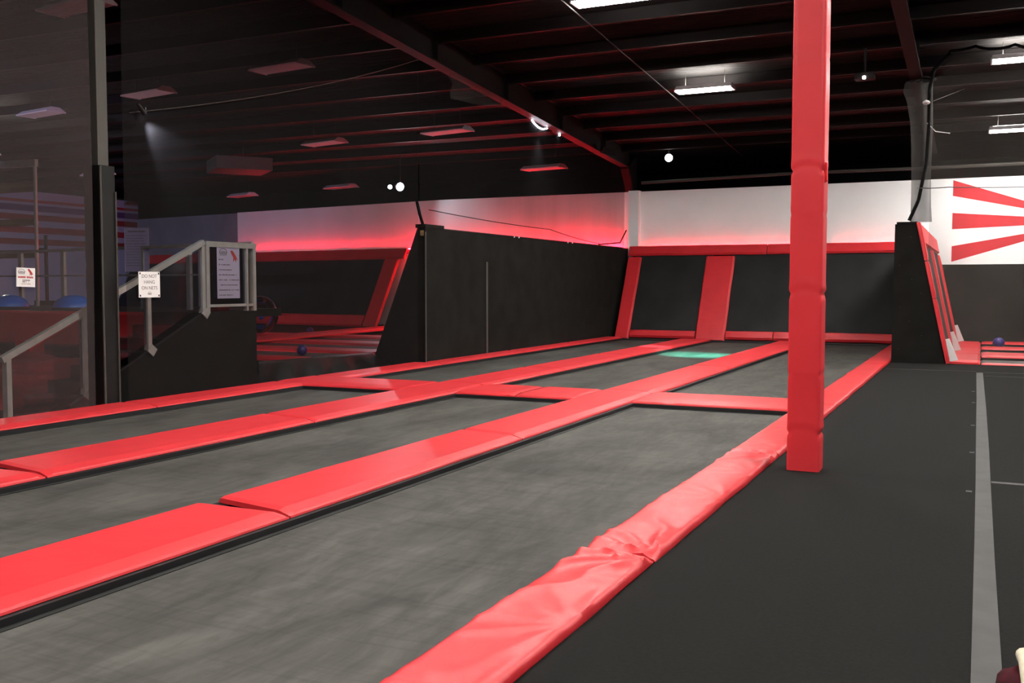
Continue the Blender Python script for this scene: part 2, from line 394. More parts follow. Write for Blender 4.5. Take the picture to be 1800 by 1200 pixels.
# ------------------------------------------------------------------ trampoline beds
def bed(x0, x1, y0, y1, label, seed):
    t = thing('trampoline', label, 'trampoline', (0, 0, -.12), 0, 'floor trampolines')
    b = B()
    nx, ny = 14, 28
    g = [[b.v((x0 + .06 + (x1 - x0 - .12) * i / nx, y0 + .06 + (y1 - y0 - .12) * j / ny,
               .074 - .016 * math.sin(PI * i / nx) * math.sin(PI * j / ny) + .002 * noise.noise(Vector((i * .7, j * .5, seed))))) for i in range(nx + 1)] for j in range(ny + 1)]
    for j in range(ny):
        for i in range(nx): b.face([g[j][i], g[j][i + 1], g[j + 1][i + 1], g[j + 1][i]])
    b.build('jumping_mat', 'bed', t, smooth=60)
    f = B()
    for (a, c) in (((x0 - .1, y0 - .1, 0), (x0 + .03, y1 + .1, .115)), ((x1 - .03, y0 - .1, 0), (x1 + .1, y1 + .1, .115)),
                   ((x0 + .03, y0 - .1, 0), (x1 - .03, y0 + .02, .115)), ((x0 + .03, y1 - .02, 0), (x1 - .03, y1 + .1, .115))):
        f.box(a, c)
    f.build('frame', 'steel_black', t)
    s = B()
    for (a, c) in (((x0 + .03, y0 + .02, .035), (x0 + .075, y1 - .02, .078)), ((x1 - .075, y0 + .02, .035), (x1 - .03, y1 - .02, .078)),
                   ((x0 + .075, y0 + .02, .035), (x1 - .075, y0 + .06, .078)), ((x0 + .075, y1 - .06, .035), (x1 - .075, y1 - .02, .078))):
        s.box(a, c)
    s.build('edge_webbing', 'black_rubber', t)
cols = [(-3.98, -1.97, 'right-hand'), (-6.53, -4.72, 'middle'), (-9.08, -7.33, 'left-hand')]
for i, (x0, x1, w) in enumerate(cols):
    bed(x0, x1, 1.0, CR0, {'right-hand': 'grey trampoline mat nearest the camera, beside the walkway pad',
                           'middle': 'grey trampoline mat between the two wide strips, in front of the cross strip',
                           'left-hand': 'narrow grey trampoline mat at left, below the netted stair'}[w], i)
    bed(x0, x1, CR1, 26.4, {'right-hand': 'grey trampoline mat behind the cross strip, partly hidden by the red post',
                            'middle': 'grey trampoline mat behind the cross strip with a teal light patch',
                            'left-hand': 'grey trampoline mat beside the black panel wall'}[w], i + 5)

# ------------------------------------------------------------------ leaning back-wall trampolines
BY0, BY1, BZ = 26.62, 27.95, 2.6
lean = math.atan2(BY1 - BY0, BZ)
LW = math.hypot(BY1 - BY0, BZ)
# local: x along wall, y up the slope, z towards the room
def slope_matrix(x, y=BY0, rz=0):
    return Matrix.Translation((x, y, 0)) @ Matrix.Rotation(rz, 4, 'Z') @ Matrix.Rotation(PI / 2 - lean, 4, 'X')
def wall_tramp(T, x0, x1, label, group):
    t = thing('leaning_trampoline', label, 'trampoline', T @ Vector((x0, 0, 0)), 0, group)
    inv = Matrix.Translation(-(T @ Vector((x0, 0, 0))))
    b = B(inv @ T); b.box((x0 - .1, .2, -.035), (x1 + .1, LW - .2, -.02)); b.build('jumping_mat', 'wallbed', t)
    b = B(inv @ T)
    b.box((x0 - .12, .0, -.10), (x1 + .12, .12, -.036)); b.box((x0 - .12, LW - .12, -.10), (x1 + .12, LW, -.036))
    b.box((x0 - .12, .12, -.10), (x0 - .02, LW - .12, -.036)); b.box((x1 + .02, .12, -.10), (x1 + .12, LW - .12, -.036))
    b.build('frame', 'steel_black', t)
def slope_pad(T, x0, y0, L, w, horiz, label, seed, bl=.04, br=.05, group='red pads on the back wall', t=.06, wr=.007, mtl='vinyl_far'):
    o = pad_obj('leaning_pad', L, w, t, seed, wr, mtl, .05, bl, br, step=.08)
    R = Matrix.Rotation(-PI / 2, 4, 'Z') if horiz else Matrix.Identity(4)
    o.matrix_world = T @ Matrix.Translation((x0, y0 + (w if horiz else 0), 0)) @ R
    tag(o, label, 'wall pad', group); return o
T0 = slope_matrix(0)
GB = 'leaning wall trampolines at the back'
wall_tramp(T0, -9.0, -7.0, 'black leaning wall trampoline at the left end of the back wall', GB)
wall_tramp(T0, -6.2, -4.2, 'black leaning wall trampoline just left of the red post', GB)
wall_tramp(T0, -4.0, -1.95, 'black leaning wall trampoline right of the red post', GB)
slope_pad(T0, -9.36, -.02, LW - .34, .42, False, 'red upright pad at the left edge of the back wall', 60)
slope_pad(T0, -7.05, -.02, LW - .34, .82, False, 'wide red upright pad between two leaning wall trampolines', 61)
slope_pad(T0, -9.36, LW - .30, 3.98, .32, True, 'red top pad of the back wall, long left piece with sagging edge', 62)
slope_pad(T0, -5.36, LW - .30, 3.45, .32, True, 'red top pad of the back wall, right piece behind the post', 63)
slope_pad(T0, -8.92, .02, 1.86, .24, True, 'red bottom pad under the leftmost leaning trampoline', 64)
slope_pad(T0, -6.21, .02, 1.25, .26, True, 'red bottom pad left of the red post, left piece', 65)
slope_pad(T0, -4.94, .02, 3.0, .26, True, 'red bottom pad running behind the red post to the black block', 66)
# backing behind lean
b = B(); b.hexa([(-9.3, BY0 + .15, -.12), (-1.6, BY0 + .15, -.12), (-1.6, YB - .02, -.12), (-9.3, YB - .02, -.12)],
                [(-9.3, BY1 + .12, 2.5), (-1.6, BY1 + .12, 2.5), (-1.6, YB - .02, 2.5), (-9.3, YB - .02, 2.5)])
struct(b.build('trim_8', 'blackwall'), 'black support structure behind the leaning trampolines')

# ------------------------------------------------------------------ black panel wall along the left net
b = B()
pv = thing('dividing_panel', 'black carpeted dividing wall along the left edge below the net', 'partition', (-9.5, 16.3, -.12))
def prof(y, off=0): return [(-10.75, y, -.12), (-9.5, y, -.12), (-9.5, y, 2.57), (-9.68, y, 2.57)]
iv = Matrix.Translation((9.5, -16.3, .12))
b = B(iv); b.hexa(prof(16.3), prof(YB - .02)); b.build('body', 'carpetwall', pv)
b = B(iv); b.box((-9.498, 18.83, -.0), (-9.492, 18.90, 1.98)); b.build('seam_strip', 'piping', pv)['label'] = 'grey vertical seam strip'
b = B(iv); b.box((-9.51, 16.285, -.0), (-9.49, 16.305, 2.5)); b.build('corner_trim', 'piping', pv)
b = B(iv); b.box((-9.71, 16.28, 2.57), (-9.49, 17.0, 2.64)); b.build('end_cap', 'carpetwall', pv)
b = B(iv); b.box((-9.52, 17.0, 2.57), (-9.49, YB - .6, 2.585)); b.build('top_rail', 'steel_black', pv)
for yy, kk in ((20.2, 0), (20.45, 0), (23.4, 0), (23.7, 0)):
    B(iv).box((-9.5, yy, 2.55), (-9.488, yy + .045, 2.585)).build('clip', 'lampwhite', pv)
b = B(iv); b.box((-9.6, 16.27, 2.42), (-9.53, 16.285, 2.52)); b.build('wood_end', 'wood', pv)['label'] = 'bare wood end under the cap'

# ------------------------------------------------------------------ nets
def net(name, P, m, label, nu=30, nv=12, wav=.02, seed=0, parent=None):
    b = B(); g = []
    for j in range(nv + 1):
        row = []
        for i in range(nu + 1):
            p = Vector(P(i / nu, j / nv)); q = noise.noise(Vector((i * .35, j * .12, seed))) * wav
            row.append(b.v(p + Vector((q, q, 0))))
        g.append(row)
    for j in range(nv):
        for i in range(nu): b.face([g[j][i], g[j][i + 1], g[j + 1][i + 1], g[j + 1][i]])
    return b.build(name, m, parent, smooth=60)
NX = -9.61
def netz0(y): return .03 if y < 16.2 else 2.66
o = net('safety_net', lambda u, v: (NX, 9.12 + u * 7.1, .03 + v * (raf(9.12 + u * 7.1) - .05)), 'net', '')
tag(o, 'black safety net hanging from the rafter between padded post and black panel wall', 'net')
o = net('safety_net', lambda u, v: (NX, 16.24 + u * 11.9, 2.575 + v * (raf(16.24 + u * 11.9) - 2.60)), 'net', '', seed=3)
tag(o, 'black safety net above the black panel wall, in front of the red glow', 'net')
o = net('safety_net', lambda u, v: (NX, -2.8 + u * 11.42, .03 + v * (raf(-2.8 + u * 11.42) - .05)), 'net_lit', '', seed=5)
tag(o, 'black safety net at far left, lightened by painted lamplight, left of the padded post', 'net')
# cables of the left net
def cable(pts, r, name, label, m='rope', cat='cable', sag=0):
    q = []
    for i in range(len(pts) - 1):
        a, c = Vector(pts[i]), Vector(pts[i + 1])
        for k in range(10):
            f = k / 10; q.append(a.lerp(c, f) - Vector((0, 0, sag * 4 * f * (1 - f))))
    q.append(Vector(pts[-1]))
    return tag(B().tube(q, r, 6).build(name, m, None, smooth=60), label, cat)
cable([(-9.55, 16.28, 2.64), (-9.56, 16.2, 2.8), (-9.58, 16.12, 3.05)], .03, 'rope', 'black rope rising from the top corner of the panel wall', 'rope', 'rope')
cable([(-9.6, 16.6, 2.93), (-9.6, 22.5, 2.85), (-9.6, 26.2, 2.62)], .008, 'rope', 'thin black rope sagging across the net above the panel wall', 'rope', 'rope', .03)
cable([(-9.55, 25.8, 2.6), (-9.55, 27.6, 2.72), (-9.55, 28.15, 3.1)], .02, 'rope', 'frayed black rope at the net corner by the white post', 'rope', 'rope')
cable([(-9.58, 9.2, 3.62), (-9.58, 16.2, raf(16.2) - .03)], .008, 'cable', 'thin grey cable slanting from the padded post up to the rafter', 'wire', 'cable', .12)

# ------------------------------------------------------------------ black padded post at left
pp = thing('padded_post', 'tall dark steel post wrapped in black padding beside the stair', 'post', (-9.86, 9.02, -.12))
iv = Matrix.Translation((9.86, -9.02, .12))
B(iv).box((-9.915, 8.90, -.12), (-9.80, 9.06, raf(9) - .01)).build('post_core', 'steel_post', pp)
b = B(iv)
n = 40
rings = []
for j in range(n + 1):
    z = -.1 + 3.06 * j / n; q = .006 * noise.noise(Vector((0, 0, j * .6)))
    rings.append([b.v(p) for p in [(-10.05 - q, 8.90 - q, z), (-9.90, 8.895 + q, z), (-9.765 + q, 8.90, z), (-9.755 + q, 9.0, z), (-9.765, 9.12 + q, z), (-10.05, 9.12, z)]])
for a, c in zip(rings, rings[1:]):
    for k in range(6): b.face([a[k], a[(k + 1) % 6], c[(k + 1) % 6], c[k]])
b.face(rings[0]); b.face(rings[-1])
b.build('padding', 'black_pad', pp, smooth=30)
b = B(iv); b.tube([(-9.76, 8.895, -.05 + .15 * k) for k in range(21)], .014, 6); b.build('seam_cord', 'piping', pp)
b = B(iv); b.tube([(-9.755, 9.12, -.05 + .15 * k) for k in range(19)], .012, 6); b.build('seam_cord', 'piping', pp)

# ------------------------------------------------------------------ red padded pillar
pil = thing('padded_pillar', 'tall red vinyl padded pillar standing on the walkway edge', 'pillar', (-1.27, 8.28, 0))
iv = Matrix.Translation((1.27, -8.28, 0))
def pillar_mesh(z0, z1, creases, seed, side_amp=.006):
    b = B(iv); n = int((z1 - z0) / .025); xs0, xs1, y0, y1 = -1.395, -1.14, 8.16, 8.40
    m = 8; r = .018
    loop = []
    for i in range(m + 1): loop.append((xs0 + r + (xs1 - xs0 - 2 * r) * i / m, y0, 0, -1))
    loop.append((xs1 - r * .3, y0 + r * .3, .7, -.7))
    for i in range(m + 1): loop.append((xs1, y0 + r + (y1 - y0 - 2 * r) * i / m, 1, 0))
    loop.append((xs1 - r * .3, y1 - r * .3, .7, .7))
    for i in range(m + 1): loop.append((xs1 - r - (xs1 - xs0 - 2 * r) * i / m, y1, 0, 1))
    loop.append((xs0 + r * .3, y1 - r * .3, -.7, .7))
    for i in range(m + 1): loop.append((xs0, y1 - r - (y1 - y0 - 2 * r) * i / m, -1, 0))
    loop.append((xs0 + r * .3, y0 + r * .3, -.7, -.7))
    rings = []
    for j in range(n + 1):
        z = z0 + (z1 - z0) * j / n; ring = []
        for (x, y, nx, ny) in loop:
            d = .003 * noise.noise(Vector((x * 3, y * 3, z * 1.2 + seed)))
            for (cz, amp) in creases:
                fx = (x - xs0) / (xs1 - xs0) - .5
                arch = cz + .055 * (1 - 4 * fx * fx) * (1 if amp > 0 else -1) * (.8 if ny < 0 else .2)
                corner = max(0, 2 * abs(fx) - .72) / .28 if abs(ny) > .5 else .8
                d -= abs(amp) * 1.5 * math.exp(-((z - cz) / .016) ** 2) * corner
                d -= abs(amp) * .45 * math.exp(-((z - arch) / .02) ** 2)
                d += abs(amp) * .35 * math.exp(-((z - arch - .05) / .03) ** 2)
            ring.append(b.v((x + nx * d, y + ny * d, z)))
        rings.append(ring)
    for a, c in zip(rings, rings[1:]):
        for k in range(len(loop)): b.face([a[k], a[(k + 1) % len(loop)], c[(k + 1) % len(loop)], c[k]])
    b.face(rings[0]); b.face(rings[-1])
    return b
pillar_mesh(.0, 2.33, [(.30, .008), (.78, -.004), (1.42, .009), (2.06, -.003)], 1.0).build('lower_pad', 'vinyl_post', pil, smooth=50)
pillar_mesh(2.325, 6.2, [(2.40, .009), (3.3, .0016)], 4.0).build('upper_pad', 'vinyl_post', pil, smooth=50)
upad = pil.children[-1]
b = B(iv); b.hexa([(-1.15, 8.20, 2.30), (-1.12, 8.19, 2.32), (-1.12, 8.24, 2.32), (-1.15, 8.25, 2.30)], [(-1.145, 8.22, 2.47), (-1.125, 8.21, 2.46), (-1.122, 8.235, 2.44), (-1.145, 8.24, 2.47)])
b.build('tie_strap', 'vinyl_post', upad)

# ------------------------------------------------------------------ black end block with leaning pads on its right side
eb = thing('end_block', 'black carpeted end block supporting the right leaning wall', 'partition', (-1.05, 20.5, -.12))
iv = Matrix.Translation((1.05, -20.5, .12))
def pe(y): return [(-1.55, y, -.12), (-.56, y, -.12), (-1.13, y, 2.66), (-1.53, y, 2.66)]
B(iv).hexa(pe(20.52), pe(YB - .03)).build('body', 'carpetwall', eb)
B(iv).box((-1.50, 20.5, 2.66), (-1.13, 21.0, 2.70)).build('end_cap', 'carpetwall', eb)
for k in range(9):
    z = .25 + .27 * k; x = (-1.44, -1.05, -1.25)[k % 3] + .03 * (k % 2)
    B(iv).box((x, 20.512, z), (x + .014, 20.52, z + .009)).build('staple', 'steel_post', eb)
la = math.atan2(.57, 2.66); LL = math.hypot(.57, 2.66) + .02
# local x -> world +Y, local y up the slope, local z -> towards +X
TR = Matrix(((0, -math.sin(la), math.cos(la), -.57), (1, 0, 0, 20.5), (0, math.cos(la), math.sin(la), .0), (0, 0, 0, 1)))
GR = 'red pads on the right leaning wall'
def rpad(x0, y0, L, w, horiz, label, seed): return slope_pad(TR, x0, y0, L, w, horiz, label, seed, .03, .03, GR, .07, .008, 'vinyl')
wall_t = None
t = thing('leaning_trampoline', 'leaning wall trampoline on the right side of the black end block, seen edge-on', 'trampoline', (-.57, 21, 0))
B(Matrix.Translation((.57, -21, 0)) @ TR).box((.5, .2, .004), (7.4, LL - .3, .02)).build('jumping_mat', 'wallbed', t)
rpad(-.05, .0, 1.25, .40, False, 'red pad on leaning right wall, lowest front upright piece', 80)
rpad(-.05, 1.26, .72, .42, False, 'red pad on leaning right wall, short middle front piece with puckers', 81)
rpad(-.05, 2.0, LL - 2.0, .40, False, 'red pad on leaning right wall, top front piece at block top', 82)
rpad(3.1, .0, LL - .45, .55, False, 'red upright pad halfway along the leaning right wall', 83)
rpad(7.0, .0, LL - .45, .55, False, 'red upright pad at the far end of the leaning right wall', 84)
rpad(.4, LL - .42, 3.6, .40, True, 'red top pad on leaning right wall, near half', 85)
rpad(4.02, LL - .42, 3.5, .40, True, 'red top pad on leaning right wall, far half', 86)
for yy, lab in ((-.03, 'white corner patch at foot of the nearest leaning red pad'), (3.16, 'white corner patch at foot of the middle leaning red pad'), (7.06, 'white corner patch at foot of the far leaning red pad')):
    b = B(TR); b.hexa([(yy, .03, .075), (yy + .05, .03, .075), (yy + .05, .03, .22), (yy, .03, .22)], [(yy, .46, .075), (yy + .05, .46, .075), (yy + .05, .46, .15), (yy, .46, .15)])
    o = tag(b.build('corner_patch', 'velcro', None, bevel=.008), lab, 'patch', 'white corner patches')

# right court floor
struct(B().box((-.57, 20.48, -.12), (10, YB - .05, -.06)).build('floor_court', 'carpetwall'), 'floor under the right court')
struct(B().box((-1.56, 20.44, -.12), (10, 20.5, .0)).build('trim_9', 'carpet'), 'black kerb before the right court')
GC = 'red pads of the right court'
def cpad(x0, x1, y0, y1, label, seed, t=.06, z=0.0):
    o = pad_obj('floor_pad', x1 - x0, y1 - y0, t, seed, .008, 'vinyl', .1, 0, .12, step=.1)
    o.location = (x0, y1, z); o.rotation_euler = (0, 0, -PI / 2); tag(o, label, 'floor pad', GC)
def mpad(x0, x1, y0, y1, label, seed, t=.05):
    o = pad_obj('floor_pad', y1 - y0, x1 - x0, t, seed, .010, 'vinyl', .1, 0, .05, step=.08)
    o.location = (x0, y0, .0); tag(o, label, 'floor pad', GC)
mpad(-.52, .02, 20.52, 23.0, 'red puckered floor pad at the foot of the leaning right wall, near piece', 90)
mpad(-.52, .02, 23.02, 25.7, 'red floor pad at the foot of the leaning right wall, middle piece', 91)
mpad(-.52, .02, 25.72, 28.1, 'red floor pad at the foot of the leaning right wall, far piece', 92)
cpad(.04, 9, 20.5, 20.66, 'thin red edge pad at the very front of the right court', 93, .03)
cpad(.04, 9, 22.5, 23.6, 'red cross pad with curled rounded corner, frontmost wide one of right court', 94, .05)
cpad(.04, 9, 25.3, 25.95, 'red cross pad of the right court just in front of the purple ball', 95, .045)
cpad(.04, 9, 27.65, 28.2, 'red cross pad of the right court behind the purple ball', 96, .05)
for y0, y1, lab in ((20.68, 22.46, 'grey mat at the front of the right court'), (23.63, 25.27, 'grey mat in the middle of the right court'), (25.98, 27.62, 'grey mat carrying the purple ball in the right court')):
    t = thing('trampoline', lab, 'trampoline', (4, y0, -.06), 0, 'right court trampolines')
    iv = Matrix.Translation((-4, -y0, .06))
    B(iv).box((.06, y0 + .0, -.05), (9, y1, -.04)).build('jumping_mat', 'bed', t)
    B(iv).box((.03, y0 - .01, -.06), (9, y1 + .01, -.051)).build('frame', 'steel_black', t)
def ball(c, r, label, m='purple', name='ball', group=None):
    t = B().sphere((0, 0, 0), r, 28).build(name, m, None, smooth=60); t.location = c
    return tag(t, label, 'ball', group)
ball((.41, 26.6, .095), .135, 'purple rubber ball on the mat of the right court')

# ------------------------------------------------------------------ mural rays
mu = thing('wall_mural', 'red sunburst rays painted on the white wall at right', 'mural', (-.7, YB - .004, 3.1))
iv = Matrix.Translation((.7, -(YB - .004), -3.1))
kz = YB / 28
def ray(a, c):
    pts = [(a[0] * kz, 1.5 + (a[1] - 1.5) * kz), (c[0] * kz, 1.5 + (c[1] - 1.5) * kz), (c[0] * kz, 1.5 + (c[2] - 1.5) * kz), (a[0] * kz, 1.5 + (a[2] - 1.5) * kz)]
    B(iv).hexa([(x, YB - .001, z) for x, z in pts], [(x, YB - .005, z) for x, z in pts]).build('ray', 'paintred', mu)
ray((-.715, 3.77, 4.17), (2.1, 3.13, 3.17)); ray((-.715, 2.92, 3.335), (2.1, 3.02, 3.10)); ray((-.715, 2.085, 2.485), (2.1, 2.93, 2.97))

# ------------------------------------------------------------------ right net, bunched column, ropes
def rn(u, v):
    x = -.93 + u * 7; top = 5.62 + .12 * math.sin(u * 9 + .6) * (1 - .3 * u) if u > .03 else 5.4
    return (x, 20.56, .08 + v * (top - .08))
o = net('safety_net', rn, 'net_right', '', seed=8, nu=50)
tag(o, 'fine grey safety net hanging across the right court', 'net')
nb = thing('net_bundle', 'bunched grey net hanging in folds above the black end block', 'net', (-1.12, 20.6, 2.70))
b = B(Matrix.Translation((1.12, -20.6, -2.70)))
rings = []; n = 26
prof_ = [(2.70, .19, -1.08), (3.0, .18, -1.09), (3.6, .17, -1.10), (4.2, .18, -1.10), (4.6, .19, -1.11), (5.0, .215, -1.15), (5.2, .245, -1.19), (5.35, .235, -1.17), (5.42, .21, -1.15)]
for k in range(len(prof_) - 1):
    for f in (0, .33, .66):
        z, r, x = [prof_[k][i] * (1 - f) + prof_[k + 1][i] * f for i in range(3)]
        ring = []
        for i in range(n):
            a = 2 * PI * i / n; rr = r * (1 + .10 * math.cos(5 * a + z * .3) + .10 * noise.noise(Vector((math.cos(a) * 2, math.sin(a) * 2, z * .5))))
            ring.append(b.v((x + rr * math.cos(a), 20.72 + .6 * rr * math.sin(a), z)))
        rings.append(ring)
for a, c in zip(rings, rings[1:]):
    for k in range(n): b.face([a[k], a[(k + 1) % n], c[(k + 1) % n], c[k]])
b.build('netting', 'net_bunch', nb, smooth=70)
B(Matrix.Translation((1.12, -20.6, -2.70))).tube([(-1.10 + .21 * math.cos(a), 20.72 + .14 * math.sin(a), 5.40 + .02 * math.sin(3 * a)) for a in [2 * PI * k / 20 for k in range(21)]], .03, 6).build('tie_cord', 'rope', nb)
cable([(-.62, 20.5, 5.8), (-.9, 20.5, 5.55), (-.97, 20.5, 5.2), (-.97, 20.5, 4.5), (-1.0, 20.5, 3.8), (-1.12, 20.48, 3.1), (-1.28, 20.5, 2.72)], .035, 'rope', 'thick black rope hanging down the front of the bunched net', 'rope', 'rope')
cable([(-.95, 20.5, 5.48), (-.62, 20.5, 5.85), (-.2, 20.5, 5.9), (.1, 20.5, 5.82), (.45, 20.5, 5.86), (.9, 20.5, 5.72), (3, 20.5, 5.6)], .03, 'rope', 'wavy black top rope of the right net', 'rope', 'rope', .02)
cable([(-1.15, 20.45, 3.33), (-.6, 20.5, 3.33), (.8, 20.5, 3.28), (4, 20.5, 3.25)], .009, 'cable', 'thin dark cable crossing the right net in front of the mural', 'wire', 'cable', .01)
cable([(-1.0, 20.5, 4.55), (-.85, 20.5, 4.38), (-.6, 20.5, 4.33)], .007, 'light_strand', 'short glinting curved light strand beside the bunched net', 'lampwhite', 'string light')
cable([(-.9, 20.5, 4.95), (-.4, 22, 5.4)], .004, 'cable', 'thin stay cable slanting up from the bunched net', 'wire', 'cable')
for k, (x, y, z, lab) in enumerate([(-1.02, 20.43, 4.92, 'small white tag tied on the bunched net'), ]):
    tag(B().lathe([(0, -.05), (.05, -.03), (.07, 0), (.05, .03), (0, .05)], (x, y, z), 10).build('tag', 'lampwhite', None, smooth=60), lab, 'tag')

# ------------------------------------------------------------------ floor tape
def strip_mesh(L_, R_, z=.0):
    b = B(); n = len(L_)
    a = [[b.v((*p, z + h)) for p in L_] for h in (.001, .004)]; c = [[b.v((*p, z + h)) for p in R_] for h in (.001, .004)]
    for i in range(n - 1):
        b.face([a[1][i], c[1][i], c[1][i + 1], a[1][i + 1]]); b.face([a[0][i], a[1][i], a[1][i + 1], a[0][i + 1]]); b.face([c[0][i], c[0][i + 1], c[1][i + 1], c[1][i]])
    b.face([a[0][0], c[0][0], c[1][0], a[1][0]]); b.face([a[0][-1], a[1][-1], c[1][-1], c[0][-1]])
    return b
o = strip_mesh([(0, 1.2), (0, 4.05), (0, 6.2), (-.003, 8.4), (-.012, 11.07), (-.02, 14.4), (-.04, 18.6)],
               [(.11, 1.2), (.11, 4.1), (.103, 5.76), (.1, 8.25), (.1, 9.96), (.09, 13.1), (.06, 18.65)]).build('floor_tape', 'tape')
tag(o, 'wide grey tape line running along the black walkway', 'tape')
def ftape(x0, y0, x1, y1, w, lab, m='tape'):
    b = B(); b.bar((x0, y0, .002), (x1, y1, .002), w, .003); tag(b.build('floor_tape', m), lab, 'tape')
ftape(.105, 8.3, 3, 8.3, .07, 'short grey cross tape leaving the wide tape to the right')
ftape(-1.5, 18.84, -.05, 18.86, .035, 'thin grey cross line on the walkway, left of the wide tape', 'tapedim')
ftape(.07, 18.72, 4, 18.7, .05, 'thin grey cross line right of the wide tape, farther one', 'tapedim')
ftape(.10, 17.98, 4, 17.9, .05, 'thin grey cross line right of the wide tape, nearer one', 'tapedim')
for k, (x, y) in enumerate([(-.06, 15.3), (-.05, 13.84), (-.04, 11.59), (-.035, 9.7), (-.04, 7.85)]):
    b = B(); b.box((x - .025, y - .02, .001), (x + .015, y + .03, .005))
    tag(b.build('tape_scrap', 'tape'), ['farthest small tape tab on the left edge of the wide tape', 'second farthest tape tab on the left edge of the wide tape', 'middle tape tab on the left edge of the wide tape', 'second nearest tape tab on the left edge of the wide tape', 'nearest and largest tape tab on the left edge of the wide tape'][k], 'tape', 'tape tabs')

# ------------------------------------------------------------------ crumpled garment, bottom right
ga = thing('garment', 'dark maroon garment with cream edging at the bottom right corner', 'clothing', (.22, 3.72, 0))
b = B()
def blob(b, c, r, seed, sq=(1, 1, 1)):
    n = 24; m = 14; rings = []
    for i in range(m + 1):
        ring = []
        for k in range(n):
            th = PI * i / m; ph = 2 * PI * k / n
            d = Vector((math.sin(th) * math.cos(ph), math.sin(th) * math.sin(ph), math.cos(th)))
            rr = r * (1 + .22 * noise.noise(d * 1.7 + Vector((seed, 0, 0))))
            ring.append(b.v((c[0] + d.x * rr * sq[0], c[1] + d.y * rr * sq[1], max(.0, c[2] + d.z * rr * sq[2]))))
        rings.append(ring)
    for a, e in zip(rings, rings[1:]):
        for k in range(n): b.face([a[k], a[(k + 1) % n], e[(k + 1) % n], e[k]])
blob(b, (-.015, .02, .04), .165, 3.0, (.88, 1.2, 1.15)); b.build('cloth', 'maroon', ga, smooth=80)
b = B(); b.tube([(-.066, .15, .19), (-.060, .13, .205), (-.056, .08, .22), (-.05, .0, .225), (-.045, -.12, .20), (-.04, -.25, .06)], [.008, .02, .026, .026, .026, .022], 12); b.build('cream_edging', 'cream', ga, smooth=80)

# ------------------------------------------------------------------ lamps
def lamp_proto(lit):
    pass
def lamp(x, y, z, rz, lit, label, group, roof=True):
    t = thing('ceiling_lamp', label, 'lamp', (x, y, z), rz, group)
    L, W, H = (1.24, .40, .10) if lit else (1.36, .52, .10)
    b = B()
    b.hexa([(-L / 2, -W / 2, 0), (L / 2, -W / 2, 0), (L / 2, W / 2, 0), (-L / 2, W / 2, 0)],
           [(-L / 2 + .03, -.11, H), (L / 2 - .03, -.11, H), (L / 2 - .03, .11, H), (-L / 2 + .03, .11, H)])
    b.build('housing', 'lampwhite', t)
    b = B(); nr = 8
    for k in range(nr):       # ribbed diffuser, one mesh
        y0 = -W / 2 + .015 + (W - .03) * k / nr; y1 = y0 + (W - .03) / nr
        b.hexa([(-L / 2 + .03, y0 + .012, -.022), (L / 2 - .03, y0 + .012, -.022), (L / 2 - .03, y1 - .012, -.022), (-L / 2 + .03, y1 - .012, -.022)],
               [(-L / 2 + .03, y0, -.002), (L / 2 - .03, y0, -.002), (L / 2 - .03, y1, -.002), (-L / 2 + .03, y1, -.002)])
    b.build('diffuser', 'diff_on' if lit else 'diff_off', t)
    for s in (-1, 1):
        x0 = s * L / 2
        B().box((min(x0, x0 - s * .03), -W / 2, -.028), (max(x0, x0 - s * .03), W / 2, -.001)).build('end_cap', 'lampwhite', t)
    if lit:
        B().box((-L / 2 + .1, -.08, H + .001), (L / 2 - .1, .08, H + .006)).build('top_slot', 'uplight', t)
    hz = roofz(y) - z - .1
    if hz > .1:
        for s in (-1, 1):
            B().tube([(s * .42, 0, H), (s * .42, 0, H + hz)], .006, 5).build('hanger', 'wire', t)
GL = 'lit fluorescent ceiling lamps'
def lz(y): return raf(y) + .12
lamp(-5.40, 21.0, 5.62, 0, True, 'lit fluorescent lamp hanging in the middle of the ceiling, left of the red post', GL)
lamp(-5.45, 15.2, 6.02, 0, True, 'lit fluorescent lamp cut by the top edge of the frame', GL)
lamp(.68, 20.9, 5.67, 0, True, 'lit fluorescent lamp at upper right seen through the net, upper of two', GL)
lamp(.68, 26.3, 5.12, 0, True, 'lit fluorescent lamp at right above the white wall, lower of two', GL)
for x, y in ((-5.3, 9.0), (-5.3, 3.0), (.7, 14.8), (.7, 8.9), (.7, 2.6), (6.6, 21), (6.6, 14.8), (6.6, 8.9), (-5.3, -1.5), (.7, -1.5)):
    lamp(x, y, lz(y) + .05, 0, True, 'lit fluorescent lamp outside the photo overhead', GL)
GO = 'unlit ceiling lamps over the left court'
off = [(-12.95, 11.4, 5.85, -7, 'large ribbed unlit lamp at the top left corner behind the steel post'),
       (-21.3, 17.6, 5.75, -9, 'unlit lamp at far left, beyond the near net'),
       (-17.1, 17.0, 5.80, -9, 'unlit lamp right of the steel post, above the white spotlight'),
       (-12.75, 16.2, 5.82, -7, 'unlit lamp above the left court, the largest right of the post'),
       (-12.35, 22.3, 5.37, -10, 'unlit lamp near the rafter, highest on the right of the left court'),
       (-16.35, 22.6, 5.36, -12, 'unlit lamp in the middle of the left court ceiling'),
       (-11.8, 27.2, 4.93, -10, 'red-lit lamp nearest the rafter, above the glowing white wall'),
       (-20.3, 29.0, 4.88, -16, 'red-lit lamp above the middle of the glowing left wall'),
       (-25.0, 29.4, 4.8, -18, 'red-lit lamp above the left end of the glowing wall'),
       (-27.0, 24.5, 5.2, -12, 'dim unlit lamp just right of the black padded post')]
for x, y, z, r, lab in off:
    lamp(x, y, z, math.radians(r), False, lab, GO)
lamp(-24.6, 18.4, 5.0, math.radians(-8), True, 'small lit lamp at the left frame edge inside the steel frame', GL)

